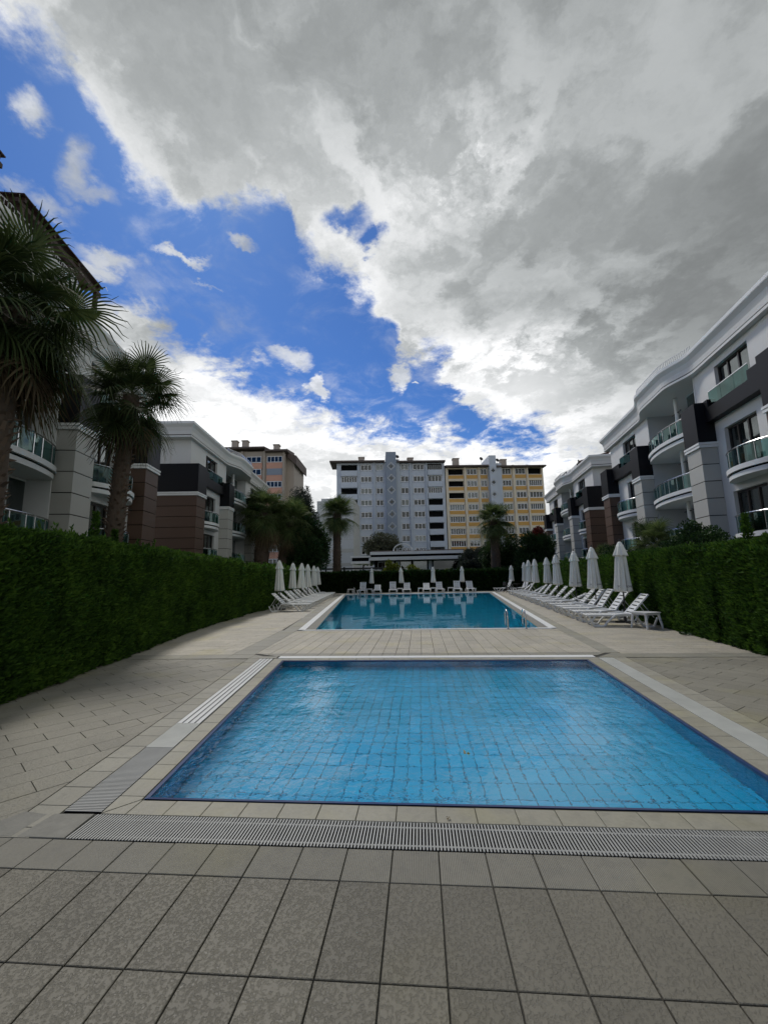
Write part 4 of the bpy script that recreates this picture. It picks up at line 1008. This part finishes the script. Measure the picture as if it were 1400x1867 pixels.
bln = ['leftmost', 'second from left', 'third from left', 'fourth from left', 'fifth from left', 'sixth from left', 'seventh from left', 'rightmost']
for i, (_, x) in enumerate(BX): place_lounger(x, 39.75, PI/2+R(random.uniform(-4, 4)), BA[i], 'white sun lounger facing the pool from the back edge, %s' % bln[i])
place_lounger(7.6, 39.3, R(10), 64, 'white sun lounger in the far right corner, left of the small black table')
place_lounger(8.9, 38.6, R(25), 60, 'white sun lounger in the far right corner behind the small black table')
# side tables
def table_parts():
    T = empty('side_table'); m = 'white_plastic'
    q = MB(); q.prism([(-.24, -.22), (-.22, -.24), (.22, -.24), (.24, -.22), (.24, .22), (.22, .24), (-.22, .24), (-.24, .22)], .405, .43); q.build('table_top', m, T)
    q = MB()
    q.box(-.21, .21, -.215, -.195, .36, .404); q.box(-.21, .21, .195, .215, .36, .404); q.box(-.215, -.2, -.194, .194, .36, .404); q.box(.2, .215, -.194, .194, .36, .404); q.build('apron', m, T)
    for sx in (-1, 1):
        for sy in (-1, 1): q = MB(); q.tube([(sx*.19, sy*.19, .37), (sx*.235, sy*.235, 0)], [.032, .022], 6); q.build('leg', m, T)
    return T
tb = table_parts(); TG = 'low white plastic side tables'
spots = [((6.35, 12.85), 'low white side table at the head of the nearest right lounger'), ((-6.45, 39.8), 'low white side table at the left end of the back row'), ((-4.68, 39.8), 'low white side table right of the leftmost back lounger'), ((-1.85, 39.8), 'low white side table between the third and fourth back loungers'),
         ((.1, 39.8), 'low white side table left of the fifth back lounger'), ((1.22, 39.8), 'low white side table between the fifth and sixth back loungers'), ((2.82, 39.8), 'low white side table left of the seventh back lounger'), ((7.0, 18.9), 'low white side table between right loungers under the third parasol'), ((-7.2, 22.7), 'low white side table between the nearest left loungers')]
for i, ((x, y), lab) in enumerate(spots):
    o = tb if i == 0 else copy_tree(tb); o.location = (x, y, 0); o.rotation_euler = (0, 0, R(20) if i == 0 else R(random.uniform(-5, 5))); tag(o, lab, 'side table', TG); 
    if i == 0: o.scale = (1.15, 1.15, 1.05)
# black folding chair and table in the corner
fc = empty('folding_chair', (7.45, 37.4, 0), R(20), 'black folding chair with crossed legs in the far right corner', 'chair')
for s in (-1, 1):
    for a in (-1, 1): q = MB(); q.tube([(a*.28, s*.24, 0), (-a*.22, s*.24, .62 if a < 0 else .9)], .022, 5); q.build('leg', 'black_plastic', fc)
q = MB(); q.box(-.2, .2, -.24, .24, .42, .45); q.build('seat', 'black_plastic', fc); q = MB(); q.box(-.27, -.23, -.24, .24, .6, .9); q.build('backrest', 'black_plastic', fc)
ct = empty('round_table', (8.35, 37.9, 0), 0, 'small dark round table in the far right corner', 'table')
q = MB(); q.lathe([(.36, .68), (.36, .71)], 20); q.build('table_top', 'black_plastic', ct); q = MB(); q.lathe([(.03, .02), (.03, .679)], 8); q.build('stem', 'black_plastic', ct); q = MB(); q.lathe([(.22, 0), (.2, .03)], 16); q.build('foot', 'black_plastic', ct)
# pool ladders
def ladder(x, y, rz, label, w=.51, h=.52, c=None):
    T = empty('pool_ladder', (x, y, 0), rz, label, 'pool ladder')
    for s in (-1, 1):
        P = [(s*w/2, -.10, 0), (s*w/2, -.09, h*.72)]+[(s*w/2, .10-.19*math.cos(PI*i/8), h*.72+.17*math.sin(PI*i/8)) for i in range(1, 8)]+[(s*w/2, .29, h*.72), (s*w/2, .33, -.9)]
        q = MB(); q.tube(P, .021, 8); q.build('handrail', 'steel', T, smooth=True); q = MB(); q.lathe([(.045, .0), (.04, .02)], 12, center=(s*w/2, -.10)); q.build('anchor_plate', 'steel', T)
    for z in (-.3, -.6): q = MB(); q.box(-w/2, w/2, .29, .36, z, z+.02); q.build('step', 'steel', T)
ladder(2.78, 13.02, 0, 'stainless steel ladder at the near right corner of the far pool')
ladder(-5.6, 38.35, PI, 'stainless steel ladder at the far left end of the far pool', .5, .6)

# ------------------------------------------------------------------ foliage helpers
def unit(v): return v/np.maximum(np.linalg.norm(v, axis=-1, keepdims=True), 1e-9)
def blades(P, Dm, l, wd, nb, spread, droop=0.):
    """diamond leaves: nb per point"""
    P = np.repeat(P, nb, 0); Dm = np.repeat(Dm, nb, 0); n = len(P)
    d = unit(Dm+RNG.normal(0, spread, (n, 3))); L = (l*RNG.uniform(.6, 1.3, n))[:, None]; d[:, 2] -= droop; d = unit(d)
    s = unit(np.cross(d, RNG.normal(0, 1, (n, 3)))); Wd = (wd*RNG.uniform(.7, 1.3, n))[:, None]
    V = np.stack([P, P+d*L*.5+s*Wd*.5, P+d*L, P+d*L*.5-s*Wd*.5], 1); return V.reshape(-1, 3), n
def leafobj(name, P, Dm, l, wd, nb, spread, m, parent=None, droop=0., kind='stuff'):
    V, n = blades(P, Dm, l, wd, nb, spread, droop); o = link(name, npquads(name, V, n, m), parent)
    return tag(o, kind=kind)
def vnoise(x, y, seed=0):
    r = np.random.default_rng(seed); out = np.zeros_like(x)
    for k in range(7):
        fx, fy, ph = r.uniform(.3, 2.6, 3); a = r.uniform(0, 6.28); out += np.sin(x*fx*math.cos(a)*2+y*fy*math.sin(a)*2+ph*3)/(1+.5*k)
    return out/3
def hedge(name, path, height, depth, side, dens, label, top=True, leaf='hedge_leaf', size=.075, maxd=None):
    """path: front base line; side: +1 body lies to the left of travel direction, -1 to the right"""
    T = empty(name, (path[0][0], path[0][1], 0), 0, label, 'hedge'); ox, oy = path[0]
    core = MB(); PP = []; DD = []; SZ = []
    for i in range(len(path)-1):
        a = Vector(path[i]); b = Vector(path[i+1]); ln = (b-a).length; e = (b-a)/ln; nrm = Vector((-e.y, e.x))*side  # towards the body
        h0 = height[i] if hasattr(height, '__len__') else height; h1 = height[i+1] if hasattr(height, '__len__') else height
        A = a+nrm*.16-Vector((ox, oy)); B = b+nrm*.16-Vector((ox, oy)); C = b+nrm*(depth)-Vector((ox, oy)); Dd = a+nrm*(depth)-Vector((ox, oy))
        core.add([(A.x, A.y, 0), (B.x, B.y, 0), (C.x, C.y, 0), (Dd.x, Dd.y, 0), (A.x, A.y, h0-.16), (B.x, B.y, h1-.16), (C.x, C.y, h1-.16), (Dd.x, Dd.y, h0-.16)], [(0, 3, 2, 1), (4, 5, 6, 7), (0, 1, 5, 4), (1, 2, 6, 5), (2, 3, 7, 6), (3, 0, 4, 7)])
        mid = (a+b)/2; dist = max(4., (mid-Vector((0, 0))).length); f = dens*(6./dist)**1.5; sz = size*max(1, dist/9)**.8
        n = int(ln*h0*f); t = RNG.uniform(0, 1, n); z = RNG.uniform(0, 1, n)**.9*(h0+(h1-h0)*t)
        bul = .10*vnoise(t*ln*1.3+i*7, z*1.6, 3); dep_ = RNG.uniform(0, .16, n)+np.maximum(0, z-(h0-.25))*.35-bul
        px_ = a.x+e.x*ln*t+nrm.x*dep_-ox; py_ = a.y+e.y*ln*t+nrm.y*dep_-oy
        PP.append(np.stack([px_, py_, z], 1)); DD.append(np.tile(np.array([-nrm.x*1.0+e.x*.25, -nrm.y*1.0+e.y*.25, .75]), (n, 1))); SZ.append(np.full(n, sz))
        if top:
            n = int(ln*depth*f*.7); t = RNG.uniform(0, 1, n); dd = RNG.uniform(.0, depth, n); z = h0+(h1-h0)*t-.14+.20*vnoise((t*ln+i*ln)*1.1, dd*2, 5)+.07*vnoise((t*ln+i*ln)*4, dd*6, 8)+RNG.uniform(0, .06, n)-np.maximum(0, .25-dd)*.4
            px_ = a.x+e.x*ln*t+nrm.x*dd-ox; py_ = a.y+e.y*ln*t+nrm.y*dd-oy
            PP.append(np.stack([px_, py_, z], 1)); DD.append(np.tile(np.array([0, 0, 1.]), (n, 1))); SZ.append(np.full(n, sz*1.1))
            # taller shoots
            n2 = int(ln*9); t = RNG.uniform(0, 1, n2); dd = RNG.uniform(.05, depth*.6, n2); hh = RNG.uniform(.08, .34, n2)*np.clip(.6+vnoise((t*ln+i*ln)*1.7, dd*0, 12), .15, 1.4)
            for k in range(n2):
                m_ = 16; zz = np.linspace(0, hh[k], m_); bx = a.x+e.x*ln*t[k]+nrm.x*dd[k]-ox; by = a.y+e.y*ln*t[k]+nrm.y*dd[k]-oy
                PP.append(np.stack([np.full(m_, bx)+RNG.normal(0, .02, m_), np.full(m_, by)+RNG.normal(0, .02, m_), h0+(h1-h0)*t[k]-.12+zz], 1)); DD.append(np.tile([0, 0, 1.], (m_, 1))); SZ.append(np.full(m_, sz*.8))
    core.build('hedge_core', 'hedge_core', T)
    P = np.concatenate(PP); Dm = np.concatenate(DD); S = np.concatenate(SZ); n = len(P); nb = 3
    P = np.repeat(P, nb, 0); Dm = np.repeat(Dm, nb, 0); S = np.repeat(S, nb); d = unit(unit(Dm)+RNG.normal(0, .42, (len(P), 3))); L = (S*RNG.uniform(.6, 1.4, len(P)))[:, None]
    s = unit(np.cross(d, RNG.normal(0, 1, (len(P), 3)))); Wd = L*.20
    V = np.stack([P-d*L*.2, P+d*L*.35+s*Wd, P+d*L, P+d*L*.35-s*Wd], 1).reshape(-1, 3)
    tag(link('foliage', npquads('foliage', V, len(P), leaf), T), kind='stuff'); return T
def resample(path, step):
    out = [path[0]]
    for i in range(len(path)-1):
        a, b = Vector(path[i]), Vector(path[i+1]); n = max(1, round((b-a).length/step))
        out += [tuple(a+(b-a)*(k+1)/n) for k in range(n)]
    return out
hedge('clipped_hedge', resample([(-5.25, 2.6), (-5.57, 5.45), (-5.74, 6.5), (-6.3, 9.25), (-7.0, 12.5), (-7.45, 15.5), (-7.62, 18.0)], 1.5), 2.36, 1.3, 1, 5200, 'long clipped conifer hedge along the left terrace')
hedge('clipped_hedge', resample([(-7.75, 18.1), (-7.8, 21), (-8.6, 28), (-9.5, 35), (-10.15, 41.8)], 2.2), 2.2, 1.1, 1, 2600, 'darker clipped hedge behind the left row of loungers')
hedge('clipped_hedge', resample([(-10.6, 41.9), (10.6, 41.9)], 3.), 1.92, 1.2, 1, 2600, 'dark clipped hedge across the back of the pool area', leaf='hedge_leaf_dark')
hedge('clipped_hedge', resample([(5.55, 3.0), (6.34, 8.63), (6.73, 11.7), (6.95, 13.4), (7.35, 17.5)], 1.5), [2.15]*12, 1.5, -1, 5200, 'clipped conifer hedge along the right terrace, nearest the camera', leaf='hedge_leaf')
hedge('clipped_hedge', resample([(7.4, 17.6), (7.9, 21), (8.7, 28), (9.7, 36), (10.3, 41.7)], 2.2), 2.15, 1.3, -1, 2600, 'clipped hedge behind the far part of the right lounger row')

# palms -------------------------------------------------------------
def frond_mesh(elev, seed, dead=False, R_=1.0, nseg=38, pet=.75):
    r = np.random.default_rng(seed); V = []; F = []
    e = math.radians(elev); ax = np.array([math.cos(e), 0, math.sin(e)]); upn = np.array([-math.sin(e), 0, math.cos(e)]); sd_ = np.array([0, 1., 0])
    def drp(p, amt): q = p.copy(); q[2] -= amt; return q
    # petiole
    n = 5
    for i in range(n+1):
        t = i/n; c = ax*pet*t; c = drp(c, .10*t*t*math.cos(e)); w_ = .028*(1-.5*t)
        V += [c-sd_*w_, c+upn*w_*.6, c+sd_*w_]
        if i: k = len(V)-6; F += [(k, k+3, k+4, k+1), (k+1, k+4, k+5, k+2), (k+2, k+5, k+3, k)]
    hub = drp(ax*pet, .10*math.cos(e)); span = math.radians(150 if not dead else 95)
    for s in range(nseg):
        a = -span+2*span*(s+.5)/nseg; dirn = ax*math.cos(a)+sd_*math.sin(a)
        L = R_*(.78+.22*math.cos(a*.6))*r.uniform(.9, 1.05); cup = upn*(.10 if s % 2 else -.02)
        side = np.cross(dirn, upn); side /= np.linalg.norm(side); m_ = 6; da = 2*span/nseg
        for i in range(m_+1):
            t = i/m_; tt = t*L; c = hub+dirn*tt+upn*(.10*math.sin(min(1, t*1.3)*PI)*abs(math.sin(a)))
            bend = max(0, t-.42)/.58; c = drp(c, (bend**1.6)*L*((.20 if elev > 0 else .34)+.12*r.uniform(-1, 1))*(1.6 if dead else 1)); c = c-dirn*(bend**2)*L*.10
            half = .5*da*tt if t < .34 else .5*da*.34*L*(1-(t-.34)/.66)**.7; half = max(half, .003)
            fold = upn*half*.5*(1 if t < .6 else .6)
            V += [c-side*half, c+fold, c+side*half]
            if i: k = len(V)-6; F += [(k, k+3, k+4, k+1), (k+1, k+4, k+5, k+2)]
    return mesh('frond', V, F, 'palm_dead' if dead else 'palm_leaf')
FR_ = {('up', k): frond_mesh(62-14*k, 10+k) for k in range(3)}
FR_.update({('mid', k): frond_mesh(24-16*k, 20+k) for k in range(3)})
FR_.update({('low', k): frond_mesh(-32-13*k, 30+k) for k in range(3)})
FR_.update({('dead', k): frond_mesh(-58-10*k, 40+k, True, .85, 16) for k in range(3)})
def palm(x, y, zc, crown, lean, trunk_r, label, boots=True, nf=(10, 16, 14, 12), dead_s=.9, dark=False):
    T = empty('fan_palm', (x, y, 0), 0, label, 'palm tree'); T['group'] = 'fan palms in the gardens'
    H = zc; n = 14; pts = []; rad = []
    for i in range(n+1):
        t = i/n; pts.append((lean[0]*t*t, lean[1]*t*t, H*t)); rad.append(trunk_r*(1.15-.25*t+(.12 if t > .85 else 0))*(1+.05*math.sin(i*2.1)))
    q = MB(); q.tube(pts, rad, 14); q.build('trunk', 'bark', T, smooth=True)
    b = MB(); nb = int(H*(42 if boots else 16))
    for k in range(nb):
        t = (k+.5)/nb; t = t if boots else .3+.7*t; a = k*2.399+random.uniform(-.3, .3); r0 = trunk_r*(1.05-.2*t); c = Vector((lean[0]*t*t, lean[1]*t*t, H*t)); d = Vector((math.cos(a), math.sin(a), 0)); s = Vector((-d.y, d.x, 0))
        ln = (random.uniform(.10, .22) if boots else random.uniform(.05, .12))*(.6+trunk_r*1.3); w_ = random.uniform(.035, .06)*(.6+trunk_r*1.5); upv = Vector((0, 0, 1)); tip = c+d*(r0+ln*.75)+upv*(ln*random.uniform(.1, 1.0)); base = c+d*r0*.92
        b.add([base-s*w_-upv*.04, base+s*w_-upv*.04, base+upv*.05, tip+s*w_*.6, tip-s*w_*.6], [(0, 1, 3, 4), (1, 2, 3), (0, 4, 2), (2, 4, 3)])
    tag(b.build('leaf_base', 'boot', T), kind='stuff')
    top = Vector((lean[0], lean[1], H))
    for kind, num, tz in zip(('up', 'mid', 'low', 'dead'), nf, (.12, 0, -.12, -.35)):
        for k in range(num):
            a = 2*PI*(k+random.uniform(-.35, .35))/num+{'up': 0, 'mid': .5, 'low': 1., 'dead': .2}[kind]; me = FR_[(kind, random.randrange(3))]
            s = crown/1.55*random.uniform(.75, 1.15)*(dead_s if kind == 'dead' else 1)
            o = link('frond' if kind != 'dead' else 'dead_frond', me, T, tuple(top+Vector((0, 0, tz*crown*random.uniform(.5, 1.3)))), (random.uniform(-.35, .35), random.uniform(-.28, .22), a), (s, s*random.uniform(.8, 1.1), s))
            if dark: o.material_slots[0].link = 'OBJECT'; o.material_slots[0].material = MATS['palm_dead_shaded' if kind == 'dead' else 'palm_leaf_shaded']  # near palms take the leaf colours with shade painted in
    return T
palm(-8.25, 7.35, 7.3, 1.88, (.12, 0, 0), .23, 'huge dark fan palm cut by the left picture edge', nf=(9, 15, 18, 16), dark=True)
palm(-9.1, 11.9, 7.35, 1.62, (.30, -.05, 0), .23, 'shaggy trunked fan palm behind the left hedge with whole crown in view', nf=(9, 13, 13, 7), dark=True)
palm(-14.5, 38, 7.6, 2.6, (.4, 0, 0), .62, 'thick trunked fan palm, left of the pair beyond the left hedge', nf=(12, 20, 18, 30))
palm(-13.0, 39.5, 7.1, 2.4, (.7, 0, 0), .48, 'fan palm with long dead skirt, right of the pair beyond the left hedge', nf=(10, 16, 16, 34))
palm(-8.95, 46, 8.6, 2.4, (.05, 0, 0), .42, 'tall fan palm in front of the left edge of the grey blue block', nf=(12, 18, 16, 8), dead_s=.7)
palm(8.1, 46, 7.4, 2.35, (.1, 0, 0), .46, 'fan palm in front of the ochre apartment block', nf=(14, 18, 14, 6), dead_s=.7)
def lowpalm(x, y, zc, cr, label):
    T = palm(x, y, zc, cr, (0, 0, 0), .14, label, nf=(12, 16, 10, 4), dead_s=.6); return T
lowpalm(10.55, 20, 2.75, 1.25, 'low dark fan palm behind the right hedge before the big right house')
lowpalm(10.8, 25.5, 2.35, .95, 'small fan palm behind the second parasol of the right row')

# broadleaf trees and bushes ---------------------------------------
def tree(name, x, y, base, c, rad, nclump, dens, leaf, label, cat='tree', l=.16, wd=.09, trunk=.12, squash=1., seed=1, dirup=.3, clump=.38):
    T = empty(name, (x, y, 0), 0, label, cat); r = np.random.default_rng(seed)
    cz = c; cc = []
    for k in range(nclump):
        d = unit(r.normal(0, 1, (1, 3)))[0]; rr = r.uniform(.25, .95)**.6; cc.append(np.array([d[0]*rad[0]*rr, d[1]*rad[0]*rr, cz+d[2]*rad[1]*rr]))
    q = MB(); q.tube([(0, 0, 0), (.03, .02, cz*.5), (0, 0, cz)], [trunk, trunk*.8, trunk*.4], 8); q.build('trunk', 'bark', T)
    q = MB()
    for k, p in enumerate(cc[:14]): q.tube([(0, 0, max(.2, cz*.45+(k % 4)*cz*.1)), tuple(p*np.array([.5, .5, 1])-np.array([0, 0, .1*rad[1]])), tuple(p)], [trunk*.4, trunk*.25, trunk*.1], 5)
    tag(q.build('limb', 'bark', T), kind='stuff')
    P = []; Dm = []
    for p in cc:
        n = int(dens/nclump); d = unit(r.normal(0, 1, (n, 3))); rr = r.uniform(.15, 1, (n, 1))**.5; s = np.array([rad[0], rad[0], rad[1]])*clump
        P.append(p+d*rr*s); Dm.append(d+np.array([0, 0, dirup]))
    P = np.concatenate(P); Dm = unit(np.concatenate(Dm)); P[:, 2] = np.maximum(P[:, 2], .1)
    leafobj('crown', P, Dm, l, wd, 2, .5, leaf, T); return T
tree('round_tree', -10.9, 40.5, 0, 4.0, (2.1, 2.9), 60, 26000, 'bush_leaf', 'dark round evergreen tree right of the palm pair on the left', l=.22, wd=.11, seed=3)
tree('conifer', -12.3, 43, 0, 7.2, (1.6, 3.4), 60, 13000, 'grey_leaf', 'thin grey green conifer poking out behind the left palms', l=.30, wd=.06, seed=4, dirup=.1)
tree('olive_tree', -5.6, 66, 0, 5.9, (3.1, 2.0), 40, 9000, 'olive_leaf', 'sparse olive tree above the left roof of the restaurant', l=.36, wd=.09, seed=5)
tree('olive_tree', 7.4, 56, 0, 3.0, (2.0, 1.9), 40, 14000, 'grey_leaf', 'grey green bushy tree at the right end of the restaurant', l=.24, wd=.08, seed=6)
tree('dark_tree', 9.6, 50, 0, 3.7, (2.2, 2.4), 40, 16000, 'bush_leaf', 'dark tree around the trunk of the right palm', l=.24, wd=.08, seed=7)
tree('spiky_shrub', 11.6, 44, 0, 3.4, (2.0, 2.2), 34, 12000, 'bush_leaf', 'dark spiky tree in front of the far end of the right houses', l=.40, wd=.06, seed=8, dirup=.8)
tree('shrub', -3.6, 52, 0, 2.2, (1.0, 1.2), 16, 3600, 'yellow_leaf', 'yellow green bush in front of the restaurant windows', 'bush', l=.22, wd=.09, trunk=.05, seed=9)
tree('shrub', -.6, 53, 0, 1.9, (1.5, .8), 16, 3600, 'yellow_leaf', 'low leafy bush in the middle of the restaurant front', 'bush', l=.2, wd=.08, trunk=.05, seed=10)
tree('shrub', 2.9, 46, 0, 1.75, (.45, .6), 8, 1200, 'yellow_leaf', 'small pointed yellow green conifer behind the back hedge', 'bush', l=.16, wd=.05, trunk=.04, seed=12, dirup=1.)
tree('round_bush', 8.9, 14.3, 0, 1.7, (1.0, 1.15), 40, 16000, 'bush_leaf', 'rounded dark bush behind the right hedge under the grey pillar', 'bush', l=.09, wd=.05, trunk=.07, seed=13)
tree('round_bush', 10.9, 23.5, 0, 1.9, (1.6, .9), 30, 9000, 'bush_leaf', 'dark garden bush behind the right hedge beside the brown pillar', 'bush', l=.14, wd=.06, trunk=.07, seed=14)
tree('round_bush', -11.9, 19.5, 0, 1.7, (1.6, 1.1), 30, 9000, 'hedge_leaf', 'leafy garden bush between the two left houses', 'bush', l=.14, wd=.06, trunk=.07, seed=15)
tree('red_shrub', 11.9, 43.2, 0, 5.4, (.5, .7), 8, 500, 'red_leaf', 'small tree with red leaves above the dark spiky tree', l=.22, wd=.09, trunk=.05, seed=16)
# little conifer leaders sticking out of the hedges
def leader(x, y, z0, z1, label, w_=.14):
    T = empty('conifer_shoot', (x, y, 0), 0, label, 'conifer'); q = MB(); q.tube([(0, 0, 0), (0, 0, z1)], [.02, .004], 5); q.build('stem', 'bark', T)
    n = 260; t = RNG.uniform(0, 1, n); a = RNG.uniform(0, 6.28, n); rr = w_*(1-t)*RNG.uniform(0, 1, n); P = np.stack([rr*np.cos(a), rr*np.sin(a), z0+(z1-z0)*t], 1); Dm = np.stack([np.cos(a), np.sin(a), np.full(n, 1.0)], 1)
    leafobj('foliage', P, unit(Dm), .09, .03, 3, .35, 'hedge_leaf', T)
leader(-7.0, 8.6, 2.2, 3.08, 'young conifer tip standing out of the left hedge before the grey pillar')
leader(-7.3, 9.6, 2.2, 2.8, 'shorter conifer tip in the left hedge beside the taller one')
leader(7.0, 9.6, 2.0, 2.75, 'thin conifer tip rising from the right hedge below the glass balcony', .12)
# small debris
def leaflet(x, y, z, label, m, s=.03, n=5):
    P = np.array([[RNG.uniform(-s, s), RNG.uniform(-s, s), .004+k*.002] for k in range(n)]); Dm = unit(RNG.normal(0, 1, (n, 3))*np.array([1, 1, .15])); V, nn = blades(P, Dm, s*1.6, s*.7, 1, .05)
    V[:, 2] = np.abs(V[:, 2]); o = link('fallen_leaf', npquads('fallen_leaf', V, nn, m), None, (x, y, z)); tag(o, label, 'leaf')
leaflet(.38, 4.17, -.016, 'small yellow leaf floating on the near pool', 'dry_leaf', .028, 4)
leaflet(.14, 3.09, .002, 'dark dry leaf lying on the coping before the near pool', 'palm_dead', .016, 4)
for i, (x, y) in enumerate([(6.55, 11.5)]):
    leaflet(x, y, .002, ['dark weeds at the foot of the right hedge near the side table', 'second clump of dry weeds nearer along the right hedge', 'small weeds at the hedge foot near the right picture edge'][i], 'bush_leaf', .08, 24)
